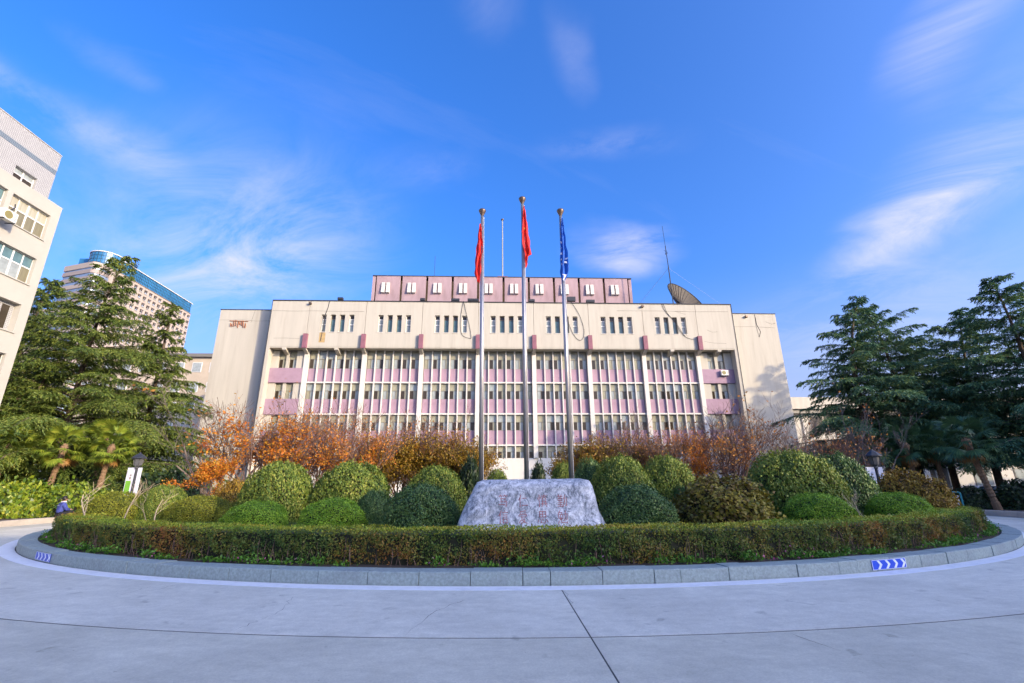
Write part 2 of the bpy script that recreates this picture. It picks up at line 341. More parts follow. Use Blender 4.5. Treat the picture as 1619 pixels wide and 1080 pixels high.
# ------------------------------------------------------------------ ground, road, kerb
def build_ground():
    g = MB().add([(-900, -900, -.035), (900, -900, -.035), (900, 900, -.035), (-900, 900, -.035)], [(0, 1, 2, 3)]).build('ground', M['joint'])
    g.data.materials[0] = plain('far_paving', (.30, .295, .29), .9, .2, .4, .2, 20)
    tag(g, 'grey paved ground running out to the horizon', kind='structure')
    base = MB().sector(RK - .39, 46.2, 0, 2 * math.pi, -.03, -.003, 120, c=(CX, CY)).build('road', M['joint'])
    tag(base, 'grey concrete ring road round the planted island', kind='structure')
    J = R(-88.42)
    for (r0, r1, offs, step) in ((RK + .02, 22.736, 0, 90), (22.768, 24.36, 0, 90), (24.38, 46, 0, 45)):
        n = 360 // step
        for k in range(n):
            a0 = J + R(step) * k; a1 = a0 + R(step); g_ = .009 / r1
            if r0 > 24 and not (-170 < math.degrees(a0 + R(step / 2)) - 360 * (math.degrees(a0) > 180) < -10): continue
            s = MB().sector(r0, r1, a0 + g_, a1 - g_, -.021, 0.0, 60, c=(0, 0)).build('slab', M['concrete'] if r1 < 23 else M['concrete2'], base, (CX, CY, 0))
    # a side road leaving at each flank is the same concrete
    mk = MB().sector(RK + .03, RK + .36, 0, 2 * math.pi, .001, .004, 180, c=(CX, CY)).build('painted_line', M['paint'])
    tag(mk, 'white painted ring line at the foot of the kerb', kind='structure')
    # cracks: thin ragged strips of dark filler on the slab
    for pts in ([(190, 941), (214, 934), (238, 928), (262, 923)], [(222, 936), (250, 932), (276, 925)], [(376, 995), (404, 983), (432, 972), (452, 958), (463, 944)],
                [(0, 979), (26, 981), (60, 984)], [(8, 988), (24, 984)], [(884, 931), (893, 938), (900, 948), (903, 955)], [(1240, 1000), (1330, 1030)],
                [(640, 1005), (690, 965), (735, 948)]):
        P = [gnd(*p) for p in pts]; Q = []
        for a, b in zip(P, P[1:]):
            for t in (0, .25, .5, .75):
                q = a.lerp(b, t); Q.append(q + Vector((random.gauss(0, .018), random.gauss(0, .018), 0)))
        Q.append(P[-1]); mb = MB(); vs = []
        for i, q in enumerate(Q):
            d = (Q[min(i + 1, len(Q) - 1)] - Q[max(i - 1, 0)]).normalized(); nn = Vector((-d.y, d.x, 0)); w = random.uniform(.001, .0042) * (1 if 0 < i < len(Q) - 1 else .2)
            vs += [q + nn * w + Vector((0, 0, .0022)), q - nn * w + Vector((0, 0, .0022))]
        mb.add(vs, [(2 * i, 2 * i + 1, 2 * i + 3, 2 * i + 2) for i in range(len(Q) - 1)]).build('crack', M['joint'], base)
    # kerb of granite blocks
    kerb = empty('kerb', (CX, CY, 0), 0, 'ring of grey granite kerb blocks round the planted island', None); kerb['kind'] = 'structure'
    a = 0.0; blocks = []
    while a < 360:
        w = random.choice((2.45, 2.5, 2.55, 2.6, 1.3)) if random.random() < .9 else 1.2
        blocks.append((a, min(a + w, 360))); a += w
    for (a0, a1) in blocks:
        dz = random.uniform(-.006, .008); dr = random.uniform(-.008, .006); g_ = .006 / RK
        mb = MB(); n = 3; r0, r1, h = RK - .40, RK + dr, .212 + dz; ch = .014
        prof = [(r0, -.02), (r1, -.02), (r1, h - ch), (r1 - ch, h), (r0, h)]; vs = []
        for i in range(n + 1):
            t = R(a0) + g_ + (R(a1 - a0) - 2 * g_) * i / n
            vs += [(r * math.cos(t), r * math.sin(t), z) for (r, z) in prof]
        k = len(prof); fs = []
        for i in range(n):
            for j in range(k): fs.append((k * i + j, k * i + (j + 1) % k, k * i + k + (j + 1) % k, k * i + k + j))
        fs += [tuple(range(k - 1, -1, -1)), tuple(range(k * n, k * n + k))]
        mb.add(vs, fs).build('kerb_block', M['granite'], kerb)
    tag(MB().sector(0.0, RK - .40, 0, 2 * math.pi, -.02, .19, 120, c=(CX, CY)).build('flower_bed', M['soil']), 'dark soil strip inside the kerb', kind='structure')
    lawn = MB(); n = 96; rr = [(18.45, .19), (18.3, BED), (0.02, BED + .12)]
    lawn.lathe(rr, n); tag(lawn.build('lawn', M['lawn'], None, (CX, CY, 0)), 'low green ground inside the clipped hedge ring', kind='structure')
    # raised outer edging, pavement and planted ground behind it
    for (a0, a1) in ((118, 206), (-30, 62)):
        tag(MB().sector(24.4, 24.75, R(a0), R(a1), -.02, .26, c=(CX, CY)).build('outer_kerb', M['pavement']), 'low beige stone edging beyond the ring road', kind='structure')
        tag(MB().sector(24.76, 46, R(a0), R(a1), -.02, .17, c=(CX, CY)).build('planted_ground', M['soil']), 'shaded planted ground under the trees', kind='structure')
build_ground()


def chevron_sign(a0, a1, label):
    root = empty('chevron_sign', (CX, CY, 0), 0, label, 'sign', 'chevron plates on the kerb')
    blue = plain('sign_blue', (.02, .07, .52), .35, .08, 4); wht = plain('sign_white', (.75, .77, .82), .4, .06, 9)
    r = RK + .012; n = 8
    MB().sector(RK + .002, r, R(a0), R(a1), .028, .192, n).build('plate', blue, root)
    w = a1 - a0; th = w * .045
    for e in ((a0, a0 + w * .012), (a1 - w * .012, a1)):
        MB().sector(r + .0005, r + .003, R(e[0]), R(e[1]), .03, .19, 1).build('border', wht, root)
    for z in ((.028, .034), (.186, .192)):
        MB().sector(r + .0005, r + .003, R(a0 + w * .013), R(a1 - w * .013), z[0], z[1], n).build('border', wht, root)
    for k in range(4):
        c = a0 + w * (.14 + .235 * k); vs = []; rr = (r + .001, r + .004); ap = w * .075
        for q in rr:
            for (da, z) in ((0, .04), (ap, .11), (0, .18), (th * 1.5, .18), (ap + th * 1.5, .11), (th * 1.5, .04)):
                vs.append((q * math.cos(R(c + da)), q * math.sin(R(c + da)), z))
        MB().add(vs, [(6, 11, 10, 7), (7, 10, 9, 8), (0, 1, 4, 5), (1, 2, 3, 4), (0, 6, 7, 1), (1, 7, 8, 2), (2, 8, 9, 3), (3, 9, 10, 4), (4, 10, 11, 5), (5, 11, 6, 0)]).build('chevron', wht, root)
chevron_sign(-71.32, -68.67, 'blue chevron plate with white arrows on the right side of the kerb')
chevron_sign(-124.6, -121.7, 'blue chevron plate with white arrows at the left end of the kerb')


# ------------------------------------------------------------------ main building
def build_main():
    root = empty('campus_building', (0, 54, 0), TH, 'wide cream and pink campus building with white fins behind the roundabout', 'building')
    X0, X1 = -28.65, 27.45; ZS, ZT = 17.57, 23.30
    brk = [-24.25, -17.52, -10.79, -4.06, 2.67, 9.40, 16.13, 22.86]; P = 6.73
    W = M['white']; RN = M['render']
    # upper storey: one panel per bay with slit windows cut through
    slit_w, sz0, sz1 = .60, 19.42, 21.60
    edges = [X0] + brk + [X1]
    slit_frame = [MB(), MB()]
    for mb in slit_frame:
        hw = slit_w / 2; h = sz1 - sz0
        mb.box(-hw, -hw + .06, 0, .06, 0, h); mb.box(hw - .06, hw, 0, .06, 0, h); mb.box(-hw + .06, hw - .06, 0, .06, 0, .06); mb.box(-hw + .06, hw - .06, 0, .06, h - .06, h)
    slit_frame[0].box(-hw + .06, hw - .06, -.01, .06, h * .44, h * .44 + .11); slit_frame[0].box(-hw + .06, hw - .06, -.01, .06, h * .74, h * .74 + .09)
    slit_frame[1].box(-hw + .06, hw - .06, 0, .06, h * .76, h * .76 + .05)
    fm = [slit_frame[0].mesh('slit_frame', M['whiteframe']), slit_frame[1].mesh('slit_frame', M['frame'])]
    low = MB().box(-hw + .06, hw - .06, .03, .04, .06, h * .74).mesh('pane', M['g_teal'])
    lowb = MB().box(-hw + .06, hw - .06, .03, .04, .06, h * .74).mesh('pane', M['g_blue'])
    top = MB().box(-hw + .06, hw - .06, .03, .04, h * .79, h - .06).mesh('pane', M['g_dark'])
    for i in range(9):
        a, b = edges[i] + .02, edges[i + 1] - .02; mb = MB(); T = .5
        if 0 < i < 8:
            c = [edges[i] + 1.80 + 1.09 * k for k in range(4)]
            mb.box(a, b, 0, T, ZS, sz0); mb.box(a, b, 0, T, sz1, ZT)
            xs = [a] + sum([[q - slit_w / 2, q + slit_w / 2] for q in c], []) + [b]
            for k in range(0, len(xs), 2): mb.box(xs[k], xs[k + 1], 0, T, sz0, sz1)
            for k, q in enumerate(c):
                w = put('slit_window', fm[0 if k in (0, 3) else 1], root, (q, .30, sz0))
                put('pane', (low if k in (1, 2) else lowb), w); put('pane', top, w)
                s = MB().box(q - .36, q + .36, -.05, .29, sz0 - .07, sz0 - .003).build('sill', W, root)
        else: mb.box(a, b, 0, T, ZS, ZT)
        mb.build('wall_panel', RN, root)
    MB().box(X0 + .02, X1 - .02, .52, 14, ZS, ZT - .3).build('upper_body', M['dark'], root)
    MB().box(X0 + .0, X0 + .018, .0, 14, 0, ZT).build('side_face', RN, root); MB().box(X1 - .018, X1, .0, 14, 0, ZT).build('side_face', RN, root)
    MB().box(X0 - .06, X1 + .06, -.06, 14.05, ZT + .003, ZT + .13).build('roof_edging', M['black'], root)
    MB().tube([(X0 - .035, -.03, ZT), (X0 - .035, -.03, 2)], .035, 5).build('side_shade_line', M['black'], root)  # thin black tube standing in for the shadowed side of the block
    MB().tube([(X1 + .035, -.03, ZT), (X1 + .035, -.03, 2)], .035, 5).build('side_shade_line', M['black'], root)  # black tube draws the same shade line down the right edge
    MB().box(X0 + .02, X1 - .02, .03, 1.6, ZS - .12, ZS - .003).build('soffit', RN, root)
    # rain lines, cracks of the render
    for (pts, rd) in (([(X0 + .1, 22.05), (-26, 22.0), (-23.5, 22.06), (-20, 21.98), (-17.8, 22.02)], .012), ([(13, 22.4), (18, 22.42), (23, 22.36), (27, 22.4)], .012),
                      ([(-22.0, ZT), (-22.1, 22.5), (-22.3, 21.7), (-22.45, 19.3), (-22.55, 18.3)], .045), ([(-28, 18.6), (-26.5, 18.62), (-25, 18.55)], .01),
                      ([(23.5, 18.5), (24.6, 18.3), (26.2, 18.25)], .01), ([(20.3, 22.4), (21.2, 22.1), (21.6, 22.0)], .01), ([(24.0, 20.0), (24.6, 19.7), (25.3, 19.75)], .01)):
        MB().tube([(x, -.004, z) for x, z in pts], rd, 4).build('wall_crack', M['black'], root)
    st = plain('rust_stain', (.42, .29, .13), .9, .3, 3)
    MB().box(-22.75, -22.05, -.004, -.001, 18.1, 19.33).build('stain', st, root)
    # dangling cables
    for pts in ([(-10.9 + 5.0, ZT + .2), (-5.6, 22.2), (-5.1, 20.2), (-4.9, 19.0), (-5.0, 18.7), (-6.0, 19.2), (-6.2, 21.2), (-5.9, ZT + .2)],
                [(7.3, ZT + .3), (8.2, 22), (8.7, 20.3), (8.7, 19.1), (8.2, 18.5), (7.5, 19.2), (6.9, 20.8), (6.7, 22.4)],
                [(18.7, ZT + .1), (19.0, 22.4), (20.0, 21.1), (20.6, 19.8), (21.3, 19.0), (22.2, 18.7)], [(18.9, ZT + .1), (19.3, 22.1), (20.2, 20.9), (20.8, 19.7), (21.2, 19.05)]):
        P3 = [Vector((x, -.05, z)) for x, z in pts]; Q = []
        for i in range(len(P3) - 1):
            p0, p1, p2, p3 = P3[max(i - 1, 0)], P3[i], P3[i + 1], P3[min(i + 2, len(P3) - 1)]
            for t in (0, .25, .5, .75):
                Q.append(.5 * ((2 * p1) + (p2 - p0) * t + (2 * p0 - 5 * p1 + 4 * p2 - p3) * t * t + (3 * p1 - p0 - 3 * p2 + p3) * t ** 3))
        Q.append(P3[-1]); MB().tube(Q, .022, 4).build('loose_cable', M['black'], root)
    # floodlights on the roof edge
    fl = MB().box(-.35, .35, -.15, .25, .13, .42).box(-.05, .05, 0, .1, 0, .13).mesh('floodlight', M['metal_dark'])
    for x in (-20.8, -10.9, -6.9, -5.0, -4.4, 2.5, 7.4, 9.8): put('floodlight', fl, root, (x, .15, ZT + .13), 0, (random.uniform(.7, 1.5) if x != 7.4 else 1.5, 1, 1.0 if x != 7.4 else 1.9))
    lamp = MB().box(-.14, .14, -.3, 0, -.1, .12).tube([(0, 0, .1), (0, .02, .3)], .04, 5).mesh('wall_lamp', M['bronze'])
    for x in (-24.3, 16.1): put('wall_lamp', lamp, root, (x + .1, -.003, ZT - .35))
    # maroon brackets over the columns, joint cable above them
    bm = MB().box(-.25, .25, -.34, -.003, 17.35, 19.1).mesh('bracket', M['maroon'])
    nb = MB().add([(-.2, -.30, 17.35), (.2, -.30, 17.35), (.2, 1.1, 17.35), (-.2, 1.1, 17.35), (-.2, .7, 16.95), (.2, .7, 16.95), (.2, 1.1, 16.95), (-.2, 1.1, 16.95)],
                  [(0, 1, 2, 3), (0, 4, 5, 1), (4, 7, 6, 5), (0, 3, 7, 4), (1, 5, 6, 2), (2, 6, 7, 3)]).mesh('corbel', RN)
    for b in brk: put('bracket', bm, root, (b, 0, 0)); put('corbel', nb, root, (b, 0, -.012))
    for x in (-26.6, -20.6, 19.4, 25.2): MB().add([(x - .22, -.05, 17.445), (x + .22, -.05, 17.445), (x + .22, 1.58, 17.445), (x - .22, 1.58, 17.445), (x - .22, -.05, 17.2), (x + .22, -.05, 17.2), (x + .22, 1.58, 16.7), (x - .22, 1.58, 16.7)],
                  [(0, 1, 2, 3), (4, 7, 6, 5), (0, 4, 5, 1), (1, 5, 6, 2), (2, 6, 7, 3), (3, 7, 4, 0)]).build('beam_end', RN, root)
    # body, side walls, base
    MB().box(X0 + .4, X1 - .4, 1.40, 14, 0, ZS - .13).build('inner_wall', RN, root)
    MB().box(X0 + .02, X0 + .35, 0, 14, 0, ZS - .005).build('side_wall', RN, root); MB().box(X1 - .35, X1 - .02, 0, 14, 0, ZS - .005).build('side_wall', RN, root)
    base = MB().box(brk[0] - .25, brk[7] + .25, .95, 1.39, .0, 4.22).box(brk[0] - .25, brk[7] + .25, 1.0, 1.39, 4.22, 4.82); base.box(X0 + .36, brk[0] - .26, 1.12, 1.39, 0, 4.82); base.box(brk[7] + .26, X1 - .36, 1.12, 1.39, 0, 4.82)
    base.build('base_wall', W, root)
    ledges = [13.54, 9.84, 6.27]; spt = [15.22, 11.58, 7.95]; wtop = [17.42, 13.44, 9.74, 6.17]; wbot = [15.22, 11.58, 7.95, 4.83]
    col = MB().box(-.25, .25, .82, 1.39, 4.82, ZS - .125).mesh('column', W)
    for b in brk: put('column', col, root, (b, 0, 0))
    bw = P - .5; pitch = bw / 6
    finm = MB().box(-.065, .065, .99, 1.39, 4.825, ZS - .122).mesh('fin', W)
    spm = [MB().box(-(pitch - .13) / 2 + .0, (pitch - .13) / 2, 1.20, 1.39, z + .085, t).mesh('spandrel', M['pink']) for z, t in zip(ledges, spt)]
    ww = pitch - .13
    def win_meshes(w):
        f = MB(); t = .035; hw = w / 2
        f.box(-hw, -hw + t, 0, .08, 0, 1); f.box(hw - t, hw, 0, .08, 0, 1); f.box(-hw + t, hw - t, 0, .08, 0, .025); f.box(-hw + t, hw - t, 0, .08, .975, 1)
        f.box(-hw + t, hw - t, -.01, .08, .52, .55); f.box(-.02, .02, 0, .075, .025, .52)
        u = lambda m: MB().box(-hw + t, hw - t, .04, .05, .55, .975).mesh('pane', m)
        l = lambda m: MB().box(-hw + t, -.02, .042, .052, .025, .52).mesh('pane', m)
        r = lambda m: MB().box(.02, hw - t, .03, .04, .025, .52).mesh('pane', m)
        G = [M['g_curtain'], M['g_blue'], M['g_dark']]
        return f.mesh('window', M['frame']), [u(g) for g in G], [l(g) for g in G], [r(g) for g in G]
    WM = win_meshes(ww); WB = win_meshes(.86)
    def window(x, zb, zt, WMs, y=1.225):
        f, U, Lp, Rp = WMs
        o = put('window', f, root, (x, y, zb), 0, (1, 1, zt - zb))
        put('pane', U[0] if random.random() < .8 else U[1], o)
        q = random.random()
        a, b = ((2, 1) if q < .38 else (1, 2) if q < .62 else (0, 1) if q < .82 else (1, 0) if q < .92 else (2, 0))
        put('pane', Lp[a], o); put('pane', Rp[b], o)
    for i in range(7):
        x0 = brk[i] + .25
        for k in range(1, 6): put('fin', finm, root, (x0 + pitch * k, 0, 0))
        for j, z in enumerate(ledges): MB().box(x0 + .002, x0 + bw - .002, 1.005, 1.39, z - .085, z + .085).build('ledge', W, root)
        for k in range(6):
            xc = x0 + pitch * (k + .5)
            for j in range(3): put('spandrel', spm[j], root, (xc, 0, 0))
            for zb, zt in zip(wbot, wtop): window(xc, zb, zt, WM)
    # end bays
    for (xa, xb, cs) in ((X0 + .36, brk[0] - .26, (-27.05, -25.85)), (brk[7] + .26, X1 - .36, (24.5, 25.72))):
        for j in range(3): MB().box(xa, xb, .85, 1.39, ledges[j] - .05, spt[j]).build('spandrel', M['pink'], root)
        for zb, zt in zip(wbot, (17.3, 13.44, 9.74, 6.17)):
            xs = [xa, cs[0] - .43, cs[0] + .43, cs[1] - .43, cs[1] + .43, xb]
            for k in (0, 2, 4): MB().box(xs[k], xs[k + 1], 1.02, 1.39, zb + .001, zt + .04).build('wall_pier', RN, root)
            for c in cs: window(c, zb, zt, WB)
    # wings, set back
    lw = MB().box(-35.4, X0 - .005, 1.4, 16, 0, 22.62).build('wing', RN, root); rw = MB().box(X1 + .005, 33.9, 1.4, 16, 0, 22.66).build('wing', RN, root)
    MB().box(-35.45, X0 - .005, 1.34, 16, 22.625, 22.70).build('roof_edging', M['black'], root); MB().box(X1 + .005, 33.95, 1.34, 16, 22.665, 22.74).build('roof_edging', M['black'], root)
    for (pts, rd) in (([(-35.3, 21.3), (-32.5, 21.35), (-31, 21.2), (-29, 21.25)], .01), ([(28, 20.9), (30.5, 20.95), (33.5, 20.8)], .01), ([(-31.3, 22.6), (-31.6, 21.0)], .012),
                      ([(31.2, 22.6), (31.25, 21.2), (31.6, 20.3), (31.35, 19.6)], .035), ([(31.2, 22.6), (31.15, 21.0), (31.3, 19.5)], .02), ([(32.5, 21.6), (33.2, 21.3), (33.7, 21.4)], .012)):
        MB().tube([(x, 1.396, z) for x, z in pts], rd, 4).build('wall_crack', M['black'], root)
    rust = plain('rusty_iron', (.32, .12, .05), .9, .4, 8)
    mb = MB()
    for k in range(9): mb.tube([(-34.0 + .22 * k + random.uniform(-.1, .1), 1.35, 21.1 + random.uniform(-.3, .2)), (-33.9 + .22 * k, 1.32, 20.5 + random.uniform(-.2, .3))], .05, 5)
    mb.tube([(-34.1, 1.33, 21.2), (-31.9, 1.33, 21.15)], .04, 5); mb.build('rusty_bracket', rust, root)
    put('wall_lamp', lamp, root, (30.0, 1.398, 22.25))
    # penthouse of ten faded pink panels
    PA, PB, PZ0, PZ1 = -18.3, 16.65, 23.0, 29.5; pp = (PB - PA) / 10
    MB().box(PA - .1, PB + .1, 6.45, 14, PZ0, 29.05).build('penthouse_wall', M['ochre'], root)
    MB().box(PA - .42, PA - .03, 6.0, 14.2, PZ0, PZ1).build('end_fin', M['pent'], root); MB().box(PB + .03, PB + .42, 6.0, 14.2, PZ0, PZ1 - .1).build('end_fin', M['pent'], root)
    pm = MB().box(-pp / 2 + .15, pp / 2 - .15, 5.95, 6.43, PZ0, PZ1 - .003).mesh('penthouse_panel', M['pent'])
    vm = MB().add([(-.22, 5.948, 26.9), (.22, 5.948, 26.9), (.22, 5.948, 28.5), (-.22, 5.948, 28.5), (-.22, 5.62, 27.0), (.22, 5.62, 27.0), (.22, 5.8, 28.5), (-.22, 5.8, 28.5)],
                  [(3, 2, 1, 0), (4, 5, 6, 7), (0, 1, 5, 4), (1, 2, 6, 5), (2, 3, 7, 6), (3, 0, 4, 7)]).mesh('vent', W)
    for k in range(10):
        c = PA + pp * (k + .5); put('penthouse_panel', pm, root, (c, 0, 0))
        put('vent', vm, root, (c - .62, 0, 0)); put('vent', vm, root, (c + .02, 0, 0))
    MB().box(PA - .45, PB + .45, 5.92, 14.2, PZ1 + .001, PZ1 + .12).build('roof_edging', M['black'], root)
    # back of the main roof
    return root
main = build_main()
ml = lambda s, y, z: Vector((0, 54, 0)) + E1 * s + E2 * y + Vector((0, 0, z))
def build_ac(loc, rz, label):
    r = empty('air_conditioner', loc, rz, label, 'air conditioner', 'outdoor air conditioner units')
    MB().box(-.42, .42, -.36, 0, 0, .62).build('casing', M['acwhite'], r)
    g = MB(); g.tube([(-.12, -.364, .31), (-.12, -.375, .31)], .25, 20); g.build('fan_grille', plain('fan_grille_olive', (.22, .19, .07), .5), r)
    for k in range(4): MB().box(.2, .38, -.366, -.361, .12 + .1 * k, .16 + .1 * k).build('louvre', M['frame'], r)
    MB().box(-.36, -.31, -.4, .2, -.06, -.002).box(.31, .36, -.4, .2, -.06, -.002).build('support', M['metal_dark'], r)
build_ac(ml(25.75, .83, 14.4), TH, 'white outdoor air conditioner on the pink band right of the fins')
# things on the roof
def roof_things():
    r = empty('satellite_dish', ml(21.2, 2.6, 23.43), TH, 'large dark mesh satellite dish on the roof corner', 'satellite dish')
    dm = plain('dish_mesh', (.07, .056, .042), .7, .2, 3); ring = plain('dish_rim', (.02, .02, .022), .6)
    n, k = 32, 7; rad = 3.3; vs = [(0, 0, 0)]; fs = []
    for i in range(1, k + 1):
        q = rad * i / k
        for j in range(n): t = 2 * math.pi * j / n; vs.append((q * math.cos(t), q * math.sin(t), q * q / (4 * 2.3)))
    for j in range(n): fs.append((0, 1 + j, 1 + (j + 1) % n))
    for i in range(k - 1):
        for j in range(n): a = 1 + i * n; fs.append((a + j, a + n + j, a + n + (j + 1) % n, a + (j + 1) % n))
    nv = Vector((.46, -.74, .49)); Tm = Matrix.Translation(Vector((2.65, 1.6, 2.1)) - nv.normalized() * 1.0) @ nv.to_track_quat('Z', 'Y').to_matrix().to_4x4()
    b = MB().add([Tm @ Vector(v) for v in vs], fs).build('dish_bowl', dm, r, smooth=True)
    for j in range(0, n):
        t = 2 * math.pi * j / n; MB().tube([Tm @ Vector((rad * i / k * math.cos(t), rad * i / k * math.sin(t), (rad * i / k) ** 2 / 9.2 + .03)) for i in range(k + 1)], .035, 4).build('rib', ring, r)
    MB().tube([Tm @ Vector((rad * math.cos(2 * math.pi * j / n), rad * math.sin(2 * math.pi * j / n), rad * rad / 9.2)) for j in range(n + 1)], .06, 5).build('rim', ring, r)
    MB().tube([Tm @ Vector((0, 0, 0)), (2.2, 2.1, .9), (2.2, 2.1, -.4)], .12, 6).build('mount', ring, r)
    m = empty('antenna_mast', ml(20.95, 2.0, 23.0), TH, 'thin dark antenna mast beside the satellite dish', 'antenna')
    MB().tube([(.1, 0, 0), (0, 0, 6.5)], .07, 6).build('lower_tube', ring, m); MB().tube([(0, 0, 6.5), (-.1, 0, 9.6)], .05, 5).build('middle_tube', ring, m); MB().tube([(-.1, 0, 9.6), (-.2, 0, 12.6)], .025, 5).build('whip', ring, m)
    MB().tube([(-.35, 0, 8.9), (.15, 0, 8.6)], .03, 4).tube([(-.25, 0, 8.3), (.12, 0, 8.45)], .03, 4).tube([(-.1, -.2, 8.8), (-.1, .25, 8.5)], .03, 4).build('aerial', ring, m)
    wire = plain('guy_wire', (.2, .22, .28), .6)
    for e in ((8.3, .5, .1), (-5.0, 3.0, .2), (-5.5, 8.0, .1)): MB().tube([(0, 0, 6.3), (e[0], e[1], e[2])], .012, 3).build('guy_wire', wire, m)
    f = empty('roof_flagpole', ml(-.95, 6.6, 23.1), TH, 'thin bare flagpole standing on the penthouse roof', 'flagpole')
    MB().tube([(0, 0, 0), (0, 0, 6.3)], .14, 8).tube([(0, 0, 6.3), (0, 0, 15.8)], [.10, .075], 8).build('pole', plain('weathered_pole', (.30, .29, .28), .6), f); MB().lathe([(.02, 15.8), (.2, 15.85), (.2, 16.0), (.03, 16.05)], 10).build('finial', M['bronze'], f)
    MB().box(-.7, .7, -.4, .4, 6.53, 6.72).build('foot', M['maroon'], f)
    for (x, h) in ((-10.5, 3.6), (30, 0)):
        if h: a = empty('lightning_rod', ml(x, 7, 29.62), TH, 'hair thin lightning rod on the left half of the penthouse', 'rod'); MB().tube([(0, 0, 0), (0, 0, h)], .025, 4).build('rod', ring, a)
roof_things()


# ------------------------------------------------------------------ neighbouring buildings
def tile_mat(name, col, grout, size):
    m, nt, N, L, B = new_mat(name)
    tc = N.new('ShaderNodeTexCoord'); mp = N.new('ShaderNodeMapping'); mp.inputs['Rotation'].default_value = (R(90), 0, R(90))
    sp = N.new('ShaderNodeSeparateXYZ'); cb = N.new('ShaderNodeCombineXYZ'); L.new(tc.outputs['Object'], sp.inputs[0])
    ad = N.new('ShaderNodeMath'); ad.operation = 'ADD'; L.new(sp.outputs[0], ad.inputs[0]); L.new(sp.outputs[1], ad.inputs[1])
    L.new(ad.outputs[0], cb.inputs[0]); L.new(sp.outputs[2], cb.inputs[1])
    br = N.new('ShaderNodeTexBrick'); L.new(cb.outputs[0], br.inputs['Vector']); br.offset = 0
    br.inputs['Scale'].default_value = 1; br.inputs['Brick Width'].default_value = size; br.inputs['Row Height'].default_value = size
    br.inputs['Mortar Size'].default_value = size * .09; br.inputs['Bias'].default_value = -.2
    br.inputs['Color1'].default_value = (*col, 1); br.inputs['Color2'].default_value = (*[c * .86 for c in col], 1); br.inputs['Mortar'].default_value = (*grout, 1)
    L.new(br.outputs[0], B.inputs['Base Color']); B.inputs['Roughness'].default_value = .35
    bp = N.new('ShaderNodeBump'); bp.inputs['Strength'].default_value = .4; bp.inputs['Distance'].default_value = .01; bp.invert = True
    L.new(br.outputs['Fac'], bp.inputs['Height']); L.new(bp.outputs[0], B.inputs['Normal'])
    return m
